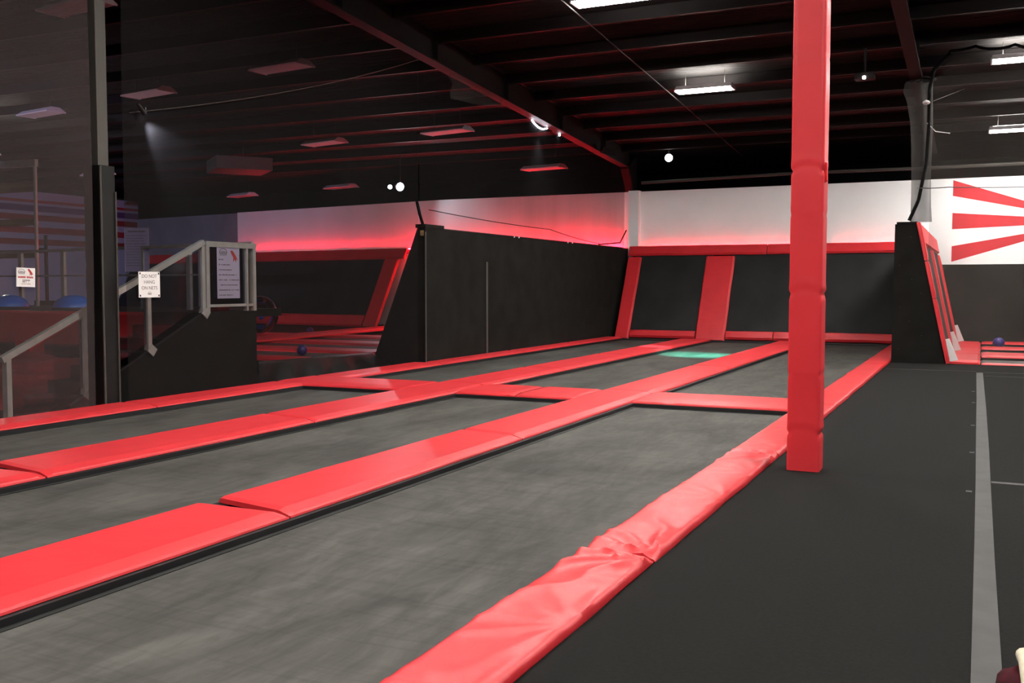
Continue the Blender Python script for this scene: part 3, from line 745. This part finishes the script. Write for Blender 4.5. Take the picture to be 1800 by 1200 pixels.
# ------------------------------------------------------------------ small lights
sd = M['led_white']
def spotlight(name, loc, target, label, power, size, col=(.85, .9, 1), blend=.6, head=.07, m='led_white'):
    t = thing(name, label, 'light', loc)
    d = (Vector(target) - Vector(loc)).normalized()
    q = d.to_track_quat('-Z', 'Y').to_matrix().to_4x4()
    b = B(q); b.lathe([(0, .16), (head * .7, .16), (head, .0), (head * 1.05, -.01)], (0, 0, .02), 16); can = b.build('can', 'steel_black', t, smooth=40)
    b = B(q); b.lathe([(0, -.004), (head * .9, -.004)], (0, 0, .02), 16); b.build('lens', m, can)
    if loc[2] > 1: B().box((-.012, -.012, .02), (.012, .012, .09 if head < .05 else roofz(loc[1]) - loc[2] - .005)).build('bracket', 'steel_black', t)
    else: B().box((-.1, -.1, -loc[2] + .13), (.1, .1, -.05)).build('base', 'steel_black', t)
    l = bpy.data.lights.new(name + '_light', 'SPOT'); l.energy = power; l.color = col; l.spot_size = math.radians(size); l.spot_blend = blend; l.shadow_soft_size = .04
    lo = bpy.data.objects.new(name + '_beam', l); COL.objects.link(lo); lo.parent = t
    lo.matrix_local = Matrix.Translation(d * .06) @ q
    return t
spotlight('spotlight', (-9.50, 9.38, 3.62), (-9.66, 10.6, 2.6), 'small white spotlight grazing the left net beside the steel post', 160, 70, head=.03, col=(.7, .8, 1))
sp2 = spotlight('spotlight', (-16.40, 26.6, 4.53), (-10.5, 23, 3.2), 'bright white spotlight above the left court facing the camera', 350, 100, head=.14)
l = bpy.data.lights.new('wall_beam', 'SPOT'); l.energy = 75; l.color = (.8, .87, 1); l.spot_size = math.radians(70); l.spot_blend = 1; l.shadow_soft_size = .05
lo = bpy.data.objects.new('wall_beam', l); COL.objects.link(lo); lo.parent = sp2; lo.location = (.2, .15, -.08)
lo.rotation_euler = (Vector((-15.2, 28.3, 3.7)) - Vector((-16.2, 26.75, 4.45))).to_track_quat('-Z', 'Y').to_euler()
B().sphere((-.30, -.12, 0), .065, 14).build('bloom_ball', 'led_white', sp2, smooth=60)  # added glowing ball, stands in for the spotlight's wider bloom
# globe at the back
t = thing('globe_light', 'round white globe light above the white back wall', 'light', (-8.2, 27.9, 5.13))
B().sphere((0, 0, 0), .11, 20).build('globe', 'led_warm', t, smooth=60)
B().tube([(0, 0, .1), (0, 0, roofz(27.9) - 5.13 - .005)], .02, 8).build('stem', 'steel_black', t)
# light tubes at the rafter
t = thing('rope_light', 'curved white rope light under the left rafter', 'light', (-9.55, 21.9, raf(21.9)))
def rp(y, z): return (-.02, y - 21.9, z - raf(21.9))
B().tube([rp(21.35 + .09 * k, raf(21.35 + .09 * k) - .03 - .09 * math.sin(PI * k / 10)) for k in range(11)], .016, 6).build('lit_tube', 'led_white', t)
B().tube([rp(22.3 + .09 * k, raf(22.3 + .09 * k) - .03 - .06 * math.sin(PI * k / 8)) for k in range(9)], .012, 6).build('dark_tube', 'rope', t)
B().sphere(rp(23.02, raf(23.02) - .03), .03, 10).build('end_lamp', 'led_white', t)
l = bpy.data.lights.new('rope_glow', 'SPOT'); l.energy = 160; l.color = (.85, .9, 1); l.spot_size = math.radians(95); l.spot_blend = .9; l.shadow_soft_size = .05
lo = bpy.data.objects.new('rope_glow', l); COL.objects.link(lo); lo.parent = t; lo.location = (.12, -.1, -.12); lo.rotation_euler = (0, math.radians(-14), 0)
# plastic sheet under rafter
b = B(); g = []
for j in range(7):
    row = []
    for i in range(13):
        u = i / 12; v = j / 6; y = 17.2 + u * 2.3
        row.append(b.v((-9.45 + .10 * noise.noise(Vector((u * 4, v * 3, 2))), y, raf(y) - v * (.52 - .30 * u) * (1 - .6 * max(0, u - .6)))))
    g.append(row)
for j in range(6):
    for i in range(12): b.face([g[j][i], g[j][i + 1], g[j + 1][i + 1], g[j + 1][i]])
tag(b.build('plastic_sheet', 'plastic', None, smooth=60), 'torn clear plastic sheet hanging from the left rafter', 'sheet')
# red exit-like box on rafter, projector
t = tag(B().box((-.2, -.12, -.09), (.2, .12, .09)).build('speaker', 'beam'), 'small dark box mounted near the back end of the left rafter', 'box'); t.location = (-9.2, 25.6, 5.1); t.rotation_euler = (.2, .2, .6)
t = thing('laser_projector', 'small ceiling projector with a bright lens between red post and net column', 'projector', (-2.05, 19.7, 5.32))
B().box((-.17, -.12, -.02), (.17, .16, .10)).build('case', 'beam', t, bevel=.01)
B().lathe([(0, .05), (.028, .05), (.028, 0), (0, 0)], (0, -.14, -.03), 12).build('lens', 'led_warm', t)
B().box((-.02, -.02, .10), (.02, .02, .55)).build('bracket', 'steel_black', t)
l = bpy.data.lights.new('teal_beam', 'SPOT'); l.energy = 22000; l.color = (.12, 1, .72); l.spot_size = math.radians(17); l.spot_blend = 1.0
lo = bpy.data.objects.new('teal_beam', l); COL.objects.link(lo); lo.parent = t
d = (Vector((-5.6, 21.6, -.06)) - Vector((-2.05, 19.5, 5.25))).normalized(); lo.location = (0, -.2, -.07); lo.rotation_euler = d.to_track_quat('-Z', 'Y').to_euler()

l = bpy.data.lights.new('white_beam', 'SPOT'); l.energy = 11000; l.color = (1, .95, .95); l.spot_size = math.radians(7); l.spot_blend = .9  # beam added to make the white glare on the far pad
lo = bpy.data.objects.new('white_beam', l); COL.objects.link(lo); lo.parent = t
d = (Vector((-6.95, 22.6, .04)) - Vector((-2.05, 19.5, 5.25))).normalized(); lo.location = (-.05, -.2, -.07); lo.rotation_euler = d.to_track_quat('-Z', 'Y').to_euler()
# LED strips behind the top pads
def led(T, x0, x1, y, z, label, m='led_red', r=.012):
    b = B(T); b.box((x0, y - r, z - r), (x1, y + r, z + r)); return tag(b.build('led_strip', m), label, 'light strip', 'red light strips behind the wall pads')
I4 = Matrix.Identity(4)
led(I4, -9.0, -6.0, YB - .07, 2.55, 'red light strip glowing behind the top pad, left of the seam')
led(I4, -5.9, -4.7, YB - .07, 2.55, 'red light strip glowing behind the top pad, left of the red post')
led(I4, -3.6, -1.8, YB - .07, 2.55, 'red light strip glowing behind the top pad, right of the red post')
led(I4, -16.2, -9.7, YB - .10, 2.60, 'red light strip on the left court wall above the black panel wall', 'led_strong')
led(TL, .3, 9.8, .085, 2.68, 'red light strip on the left court wall, brightest long run', 'led_strong')

# ------------------------------------------------------------------ left court
struct(B().box((-33.9, 14.3, -.12), (-10.75, 30.5, .12)).build('floor_left_court', 'carpetwall'), 'raised dark floor of the left court')
GLc = 'red pads of the left court'
def lpad(x0, x1, y0, y1, label, seed, t=.07, z=.12):
    o = pad_obj('floor_pad', x1 - x0, y1 - y0, t, seed, .008, 'vinyl', .1, 0, .14, step=.2)
    o.location = (x0, y1, z); o.rotation_euler = (0, 0, -PI / 2); tag(o, label, 'floor pad', GLc)
lpad(-22, -10.8, 14.35, 14.75, 'front red edge pad of the left court behind the net', 120)
lpad(-22, -10.8, 16.2, 17.1, 'red cross pad of the left court behind the nearer purple ball', 121)
lpad(-22, -11.0, 18.5, 19.5, 'red cross pad in the middle of the left court', 122)
lpad(-22, -11.5, 20.9, 21.8, 'red cross pad of the left court farthest from the camera', 123)
o = pad_obj('floor_pad', 8.6, .7, .08, 124, .01, 'vinyl', .1, 0, .1, step=.2); o.location = (-15.5, 17.15, .19); o.rotation_euler = (0, 0, .08)
tag(o, 'long red pad crossing the left court diagonally towards its back wall', 'floor pad', GLc)
for y0, y1, lab in ((14.8, 16.15, 'dim grey mat at the front of the left court'), (17.15, 18.45, 'dim grey mat in the middle of the left court'), (19.55, 20.85, 'dim grey mat at the back of the left court')):
    t = thing('trampoline', lab, 'trampoline', (-15, y0, .12), 0, 'left court trampolines')
    iv = Matrix.Translation((15, -y0, -.12))
    B(iv).box((-22, y0, .125), (-10.9, y1, .145)).build('jumping_mat', 'bed', t)
    B(iv).box((-22.02, y0 - .01, .12), (-10.88, y1 + .01, .124)).build('frame', 'steel_black', t)
ball((-11.75, 15.45, .145 + .1), .10, 'nearer purple ball on the left court floor behind the net')
ball((-16.9, 22.6, .12 + .095), .095, 'farther purple ball on the left court by the back pad')
# leaning trampolines of the left court
TLs = TL @ Matrix.Translation((0, 1.45, .12)) @ Matrix.Rotation(PI, 4, 'Z') @ Matrix.Rotation(PI / 2 - lean, 4, 'X')
# local x now runs right; use negative x for left
GLw = 'red pads on the left court back wall'
t = thing('leaning_trampoline', 'dark leaning wall trampoline of the left court behind the net', 'trampoline', TLs @ Vector((-5, 0, 0)))
iv = Matrix.Translation(-(TLs @ Vector((-5, 0, 0))))
B(iv @ TLs).box((-17, .15, -.035), (-1.9, LW - .2, -.02)).build('jumping_mat', 'wallbed', t)
B(iv @ TLs).box((-17, 0, -.10), (-1.2, .14, -.04)).box((-17, LW - .18, -.10), (-1.2, LW, -.04)).build('frame', 'steel_black', t)
slope_pad(TLs, -16.0, LW - .42, 14.8, .40, True, 'red top pad of the left court back wall', 130, group=GLw)
slope_pad(TLs, -16.0, .0, 13.9, .42, True, 'red bottom pad of the left court back wall', 131, group=GLw)
slope_pad(TLs, -2.05, .0, LW - .44, .65, False, 'slanting red upright pad of the left court, beside the panel wall end', 132, group=GLw)
# clear bubble ball
t = thing('bubble_ball', 'clear inflatable bubble ball with yellow strap in the left court', 'ball', (-17.35, 21.0, .20))
B().sphere((0, 0, .5), .5, 32).build('shell', 'bubble', t, smooth=60)
B().tube([(.05, -.25, .05), (.05, -.30, .5), (.05, -.25, .95)], .05, 8).build('strap', mat('yellow_strap', (.35, .26, .03), .6), t)
B().sphere((.22, -.2, .45), .07, 12).build('handle', 'blue', t, smooth=60)
B().tube([(.0, -.2, .2), (.3, -.15, .2)], .03, 6).build('handle', 'blue', t, smooth=60)

# ------------------------------------------------------------------ stair with railing, platform
st = thing('stair', 'black carpeted stair rising to a platform behind the left net', 'stair', (-10.7, 9.0, -.12))
iv = Matrix.Translation((10.7, -9.0, .12))
def sz(y): return .104 + .464 * (y - 8.98)
b = B(iv)
side = [(7.95, -.12), (12.25, -.12), (12.25, 1.09), (11.12, 1.09), (8.5, sz(8.5)), (8.5, sz(8.5) - .08)]
prof2 = [(8.55, -.12), (12.25, -.12), (12.25, 1.09), (11.1, 1.09)]
for k in range(7):
    y = 11.1 - .37 * k; z = 1.09 - .172 * (k + 1); prof2 += [(y, z), (y - .37, z)]
b.hexa([(-10.24, y, z) for y, z in prof2], [(-11.2, y, z) for y, z in prof2])
b.build('steps', 'carpetwall', st)
b = B(iv); b.hexa([(-10.2, 8.72, -.12), (-10.2, 12.27, -.12), (-10.2, 12.27, 1.10), (-10.2, 11.12, 1.10), (-10.2, 8.72, sz(8.72))],
                  [(-10.24, 8.72, -.12), (-10.24, 12.27, -.12), (-10.24, 12.27, 1.10), (-10.24, 11.12, 1.10), (-10.24, 8.72, sz(8.72))]); b.build('side_skirt', 'carpetwall', st)
b = B(iv); b.bar((-10.19, 8.72, sz(8.72) + .01), (-10.19, 11.12, 1.11), .03, .02); b.build('edge_trim', 'steel_black', st)
# drape from stair to the left court
b = B(); g = []
for j in range(9):
    row = []
    for i in range(31):
        u = i / 30; v = j / 8; y = 12.3 + u * 4.0
        topz = .30 - .12 * u
        row.append(b.v((-10.2 - .5 * u * (1 - v) + .05 * math.sin(u * 30 + v * 2) * v, y, -.11 + (topz + .11) * (1 - v))))
    g.append(row)
for j in range(8):
    for i in range(30): b.face([g[j][i], g[j][i + 1], g[j + 1][i + 1], g[j + 1][i]])
o = b.build('skirt_drape', 'black_pad', None, smooth=60); tag(o, 'black fabric skirt hanging along the floor behind the left net', 'drape')
o.modifiers.new('thick', 'SOLIDIFY').thickness = .008

rl = thing('stair_railing', 'aluminium stair railing with clear panels sloping up behind the left net', 'railing', (-10.2, 9.0, 0))
iv = Matrix.Translation((10.2, -9.0, 0))
X = -10.2
B(iv).bar((X, 7.80, .63), (X, 11.12, 2.11), .07, .075).build('handrail', 'alu', rl)
for y, z0, z1 in ((7.88, -.1, .64), (8.98, sz(8.98), 1.13), (10.05, sz(10.05), 1.60), (11.10, sz(11.08), 2.06)):
    p = B(iv).box((X - .05, y - .032, z0 + .01), (X + .03, y + .032, z1)).build('railing_post', 'alu', rl)
    if y > 8:
        q = Matrix.Translation((X + .035, y + .02, z0)) @ Matrix.Rotation(math.atan(.464) + .45, 4, 'X')
        B(iv @ q).box((-.012, -.05, -.06), (.012, .07, .06)).build('foot_bracket', 'alu', p)
for (y0, y1) in ((7.92, 8.94), (9.02, 10.01), (10.09, 11.06)):
    b = B(iv); f = lambda y: .63 + .446 * (y - 7.80)
    b.hexa([(X - .004, y0, sz(y0) + .12), (X - .004, y1, sz(y1) + .12), (X - .004, y1, f(y1) - .08), (X - .004, y0, f(y0) - .08)],
           [(X + .004, y0, sz(y0) + .12), (X + .004, y1, sz(y1) + .12), (X + .004, y1, f(y1) - .08), (X + .004, y0, f(y0) - .08)])
    b.build('clear_panel', 'glass', rl)
pr = thing('platform_railing', 'aluminium gate-like railing frame with clear panel at the platform top', 'railing', (-10.2, 11.7, 1.09))
iv = Matrix.Translation((10.2, -11.7, -1.09))
B(iv).box((X - .04, 11.15, 2.05), (X + .04, 12.24, 2.13)).build('top_rail', 'alu', pr)
B(iv).box((X - .03, 11.15, 1.17), (X + .03, 12.2, 1.21)).build('bottom_rail', 'alu', pr)
for y in (11.18, 12.05, 12.2):
    B(iv).box((X - .04, y - .033, 1.10), (X + .04, y + (.033 if y != 12.05 else .0), 2.05)).build('railing_post', 'alu', pr)
B(iv).box((X - .004, 11.22, 1.21), (X + .004, 12.02, 2.05)).build('clear_panel', 'glass', pr)
# far platform
pf = thing('platform', 'black platform with a red padded front edge left of the stair', 'platform', (-14, 12, -.12))
iv = Matrix.Translation((14, -12, .12))
B(iv).box((-22, 11.25, .95), (-11.24, 14.2, 1.08)).build('deck', 'carpetwall', pf)
for x in (-21.5, -18, -14.5, -11.6): B(iv).box((x - .06, 11.5, -.12), (x + .06, 11.62, .95)).build('leg', 'steel_black', pf)
o = pad_obj('edge_pad', 10.7, .56, .08, 140, .012, 'vinyl_far', .05, .04, .04, step=.15)
o.parent = pf
o.matrix_local = Matrix.Translation((-22 + 14, 11.24 - 12, .52 + .56 + .12)) @ Matrix.Rotation(PI / 2, 4, 'X') @ Matrix.Rotation(-PI / 2, 4, 'Z')
B(iv).box((-22, 12.9, -.12), (-11.24, 12.95, .95)).build('back_skirt', 'carpetwall', pf)
for k in range(3): B(iv).box((-15.2, 11.7, .12 + .18 * k), (-11.4, 11.76, .18 + .18 * k)).build('crossbar', 'steel_black', pf)
rr = thing('back_railing', 'aluminium railing along the back of the platform, far side of the stair', 'railing', (-13.5, 12.5, 1.08))
iv = Matrix.Translation((13.5, -12.5, -1.08))
def ry(x): return 12.32 + .115 * (-10.3 - x)
B(iv).bar((-10.3, ry(-10.3), 2.14), (-20.5, ry(-20.5), 2.10), .06, .05).build('top_rail', 'alu', rr)
B(iv).bar((-10.3, ry(-10.3), 1.66), (-20.5, ry(-20.5), 1.66), .03, .03).build('mid_rail', 'alu', rr)
for x in (-10.35, -11.75, -12.9, -13.85, -15.1, -16.4, -17.8, -19.2):
    B(iv).box((x - .04, ry(x) - .03, 1.085), (x + .04, ry(x) + .03, 2.11)).build('railing_post', 'alu', rr)
# blue half domes
for k, (px, lab) in enumerate(((-14.95, 'blue rubber half-dome trainer on the platform edge, left one'), (-13.42, 'blue rubber half-dome trainer on the platform edge, right one by the rail'))):
    t = thing('balance_dome', lab, 'balance trainer', (px, 11.62, 1.08), 0, 'blue half domes')
    r = .31
    B().lathe([(r * math.cos(a), .05 + .20 * math.sin(a)) for a in [PI / 2 * i / 10 for i in range(11)]], (0, 0, 0), 28).build('dome', 'blue', t, smooth=60)
    B().lathe([(0, 0), (r + .01, 0), (r + .02, .025), (r + .01, .05), (0, .05)], (0, 0, 0), 28).build('base', 'black_rubber', t, smooth=40)
# red crumpled airbag
b = B(); g = []
for j in range(25):
    row = []
    for i in range(41):
        u = i / 40; v = j / 24; x = -15.8 + u * 4.4; y = 8.2 + v * 2.7
        e = min(1, min(u, 1 - u) * 8) * min(1, min(v, 1 - v) * 8)
        h = (.30 + .22 * v) * e * (1 + .35 * noise.noise(Vector((x * 1.3, y * 1.3, 0))) + .3 * abs(noise.noise(Vector((x * 3, y * 2.2, 5)))))
        row.append(b.v((x, y, -.12 + h)))
    g.append(row)
for j in range(24):
    for i in range(40): b.face([g[j][i], g[j][i + 1], g[j + 1][i + 1], g[j + 1][i]])
tag(b.build('airbag', 'redcloth', None, smooth=70), 'crumpled dark red airbag lying on the floor left of the stair', 'airbag')
o = tag(B().box((-.16, -.15, 0), (.16, .15, .24)).build('foam_block', 'vinyl_far', None, bevel=.02), 'small red foam block under the padded platform edge', 'foam block'); o.location = (-13.7, 11.0, .38)
o = pad_obj('floor_pad', 1.0, .3, .06, 150, .004, 'vinyl', .05, 0, .05); o.location = (-10.15, 8.05, -.12)
tag(o, 'small red pad on the floor at the foot of the stair', 'floor pad')

o = tag(B().hexa([(-.11, -.13, 0), (.11, -.13, 0), (.11, .13, 0), (-.11, .13, 0)], [(-.13, -.15, .2), (.13, -.15, .2), (.13, .15, .2), (-.13, .15, .2)]).build('bin', 'vinyl_far', None, bevel=.01), 'small red bin under the rules poster behind the platform railing', 'bin'); o.location = (-10.5, 11.75, 1.091)
# steel frame with wooden boards at far left
fr = thing('steel_frame', 'tall steel frame with wooden boards at the left frame edge', 'frame', (-16.5, 13.6, 1.08))
iv = Matrix.Translation((16.5, -13.6, -1.08))
Yf = 13.7
kx = Yf / 12
B(iv).tube([(-14.72 * kx, Yf, 1.08), (-14.70 * kx, Yf, 1.5 + 2.04 * kx)], .035, 8).build('upright', 'alu', fr)
B(iv).box((-21, Yf - .04, 1.5 + 2.02 * kx), (-14.66 * kx, Yf + .04, 1.5 + 2.14 * kx)).build('top_bar', 'alu', fr)
for z0, z1 in ((3.10, 3.28), (2.52, 2.64), (1.96, 2.1)):
    B(iv).box((-20.5, Yf + .05, 1.5 + (z0 - 1.5) * kx), (-14.8 * kx, Yf + .09, 1.5 + (z1 - 1.5) * kx)).build('board', 'wood', fr)
B(iv).tube([(-20.9, Yf, 1.08), (-20.9, Yf, 1.5 + 2.04 * kx)], .035, 8).build('upright', 'alu', fr)
o = tag(B().box((-.35, -.02, -.05), (.35, .02, .05)).box((-.03, -.02, -.05), (.03, .02, 1.35)).box((-.2, -.02, 1.0), (.03, .02, 1.1)).build('stand', 'steel_black'), 'dark stand silhouetted before the striped wall', 'stand'); o.location = (-16.9, 14.0, 1.13)
o.data.transform(Matrix.Translation((0, 0, .0)))
# ceiling heater unit
t = thing('hvac_unit', 'large dim grey ceiling air unit above the left court', 'air unit', (-21.2, 24.8, 5.04), math.radians(-38))
B().box((-.85, -.85, 0), (.85, .85, .38)).build('case', 'steel_post', t)
for k in (-1, 1): B().tube([(k * .6, 0, .38), (k * .6, 0, roofz(24.8) - 5.04 + .02)], .01, 5).build('hanger', 'wire', t)
for s in range(5): B().box((-.8, -.87, .05 + .06 * s), (.8, -.85, .08 + .06 * s)).build('louvre', 'steel_post', t)

# ------------------------------------------------------------------ signs
def text_mesh(txt, size, name, m, parent, mtx, ext=.001):
    cu = bpy.data.curves.new(name, 'FONT'); cu.body = txt; cu.size = size; cu.align_x = 'CENTER'; cu.align_y = 'CENTER'; cu.extrude = ext
    cu.offset = .0
    tmp = bpy.data.objects.new('tmp', cu); COL.objects.link(tmp)
    bpy.context.view_layer.update()
    me = bpy.data.meshes.new_from_object(tmp.evaluated_get(bpy.context.evaluated_depsgraph_get()))
    bpy.data.objects.remove(tmp); bpy.data.curves.remove(cu)
    me.materials.clear(); me.materials.append(M[m]); me.name = name
    o = bpy.data.objects.new(name, me); COL.objects.link(o); o.parent = parent; o.matrix_local = mtx
    return o
# sign facing +X: local x -> +Y, local y -> +Z, local z -> +X
def sgn(loc, name, label, tilt=0):
    t = thing(name, label, 'sign', loc)
    t.matrix_world = Matrix.Translation(loc) @ Matrix(((0, 0, 1, 0), (1, 0, 0, 0), (0, 1, 0, 0), (0, 0, 0, 1))) @ Matrix.Rotation(tilt, 4, 'Z')
    return t
s1 = sgn((-9.57, 9.46, 1.50), 'sign', 'white sign reading DO NOT HANG ON NETS, fixed to the net')
B().box((-.178, -.163, -.003), (.178, .163, .003)).build('board', 'paper', s1)
for i, (txt, y) in enumerate((('DO NOT', .105), ('HANG', .03), ('ON NETS', -.045))):
    text_mesh(txt, .062, 'lettering', 'ink', s1, Matrix.Translation((0, y, .0035)) @ Matrix.Scale(1.02, 4, (1, 0, 0)))
def logo(parent, x, y, w, z=.0035, m='ink'):
    b = B(); h = w * .5
    b.tube([(x - w / 2 * math.cos(PI * k / 10), y + h * .8 * math.sin(PI * k / 10), z) for k in range(11)], w * .03, 4)
    for k in range(6): b.box((x - w / 2 + w * k / 6 + w * .02, y - h * .35, z - .0005), (x - w / 2 + w * (k + .7) / 6, y + h * (.10 + .25 * math.sin(PI * (k + .5) / 6)), z + .001))
    b.box((x - w * .45, y - h * .5, z - .0005), (x + w * .45, y - h * .42, z + .001))
    b.build('logo', m, parent)
logo(s1, 0, -.115, .06)
for x in (-1, 1):
    for y in (-1, 1): B().box((x * .155 - .006, y * .14 - .012, .003), (x * .155 + .006, y * .14 + .012, .009)).build('zip_tie', 'rope', s1)
def redbird(parent, x, y, s, z=.0035):
    b = B()
    pts = [(-.5, .45), (-.3, .55), (-.05, .35), (.15, .1), (.5, -.35), (.25, -.2), (.2, -.5), (.02, -.25), (-.15, -.5), (-.12, -.1), (-.35, .2)]
    b.hexa([(x + px * s, y + py * s, z - .0005) for px, py in pts], [(x + px * s, y + py * s, z + .001) for px, py in pts])
    b.build('emblem', 'inkred', parent)
def textline(parent, x0, x1, y, h, m, seed, z=.0035, name='text_line'):
    rnd = random.Random(seed); b = B(); x = x0
    while x < x1 - h * .3:
        w = h * rnd.uniform(.45, .75)
        if rnd.random() < .16: x += h * .6; continue
        b.box((x, y - h / 2, z - .0005), (min(x + w * .75, x1), y + h / 2 * rnd.uniform(.6, 1), z + .001)); x += w
    b.build(name, m, parent)
s2 = sgn((-9.57, 7.655, 1.58), 'sign', 'small white sign with red heading, fixed to the net at far left', -.03)
B().box((-.118, -.105, -.003), (.118, .105, .003)).build('board', 'paper', s2)
logo(s2, -.055, .055, .085); redbird(s2, .06, .055, .075)
textline(s2, -.10, .095, .002, .022, 'inkred', 3); textline(s2, -.06, .055, -.032, .013, 'ink', 4); textline(s2, -.045, .04, -.05, .013, 'ink', 5)
textline(s2, -.06, .06, -.073, .006, 'inkred', 6)
s3 = sgn((-10.17, 11.62, 1.68), 'sign', 'tall pale rules poster with a red emblem on the platform railing')
B().box((-.245, -.385, -.002), (.245, .385, .002)).build('board', mat('violet_tinted_paper', (.46, .42, .56), .6), s3)  # pale paper with the violet light mixed into its colour
logo(s3, -.11, .29, .16, .003); redbird(s3, .13, .24, .17, .003)
for k in range(8): textline(s3, -.21, -.21 + [.12, .25, .28, .40, .44, .40, .44, .30][k], .19 - .075 * k, .018, 'ink', 10 + k, .003)
t4 = thing('poster', 'tall purple-lit rules poster hanging on the back railing', 'sign', (-12.98, ry(-12.98) - .06, 2.12)); t4.rotation_euler = (PI / 2, 0, math.radians(18))
B().box((-.22, -.37, -.002), (.22, .37, .002)).build('board', mat('purple_lit_paper', (.42, .36, .62), .6), t4)  # paper colour carries the purple light falling on the poster
textline(t4, -.17, .17, .31, .03, 'ink', 31, .003)
for k in range(12): textline(t4, -.19, .12 + .06 * (k % 3 == 0), .24 - .046 * k, .009, 'ink', 40 + k, .003)
t4.location.z = 2.09

# violet stage lamp out of frame for the left area
spotlight('stage_light', (-17.5, 4.5, 5.2), (-32, 22.5, 3.2), 'violet stage lamp outside the frame at the left', 7000, 80, (.66, .62, 1.0), .9)
spotlight('fill_light', (-20.5, 15.5, .3), (-17.5, 20, 5.3), 'added pinkish fill lamp on the floor of the left court, unseen behind the platform', 420, 110, (1.0, .72, .82), .8)  # added fill from below, brightens the undersides of the unlit ceiling lamps
spotlight('fill_light', (-13.0, 13.6, .3), (-13.5, 20, 5.3), 'added pinkish fill lamp, unseen on the floor behind the stair platform', 330, 110, (1.0, .72, .82), .8)  # second added fill for the ceiling lamps, no such lamp in view

# ------------------------------------------------------------------ camera, world
w = bpy.data.worlds.new('World'); sc.world = w; w.use_nodes = True
w.node_tree.nodes['Background'].inputs['Color'].default_value = (.010, .0085, .009, 1)
w.node_tree.nodes['Background'].inputs['Strength'].default_value = .3
cd = bpy.data.cameras.new('Camera'); cam = bpy.data.objects.new('Camera', cd); COL.objects.link(cam)
F, CX, CY = 1744.0, 825.0, 100.0
cd.sensor_width = 36; cd.lens = F / 1800 * 36; cd.clip_end = 200; cd.clip_start = .05
u = Vector((0, F, CY)).normalized(); yd = Vector((CX, CY, -F)).normalized(); yd = (yd - u * yd.dot(u)).normalized(); xd = yd.cross(u)
R = Matrix((xd, yd, u))
cam.matrix_world = Matrix.Translation((0, 0, 1.5)) @ R.to_4x4()
sc.camera = cam
sc.view_settings.view_transform = 'Standard'; sc.view_settings.look = 'None'; sc.view_settings.gamma = 1; sc.view_settings.use_curve_mapping = False
sc.view_settings.exposure = 0.0
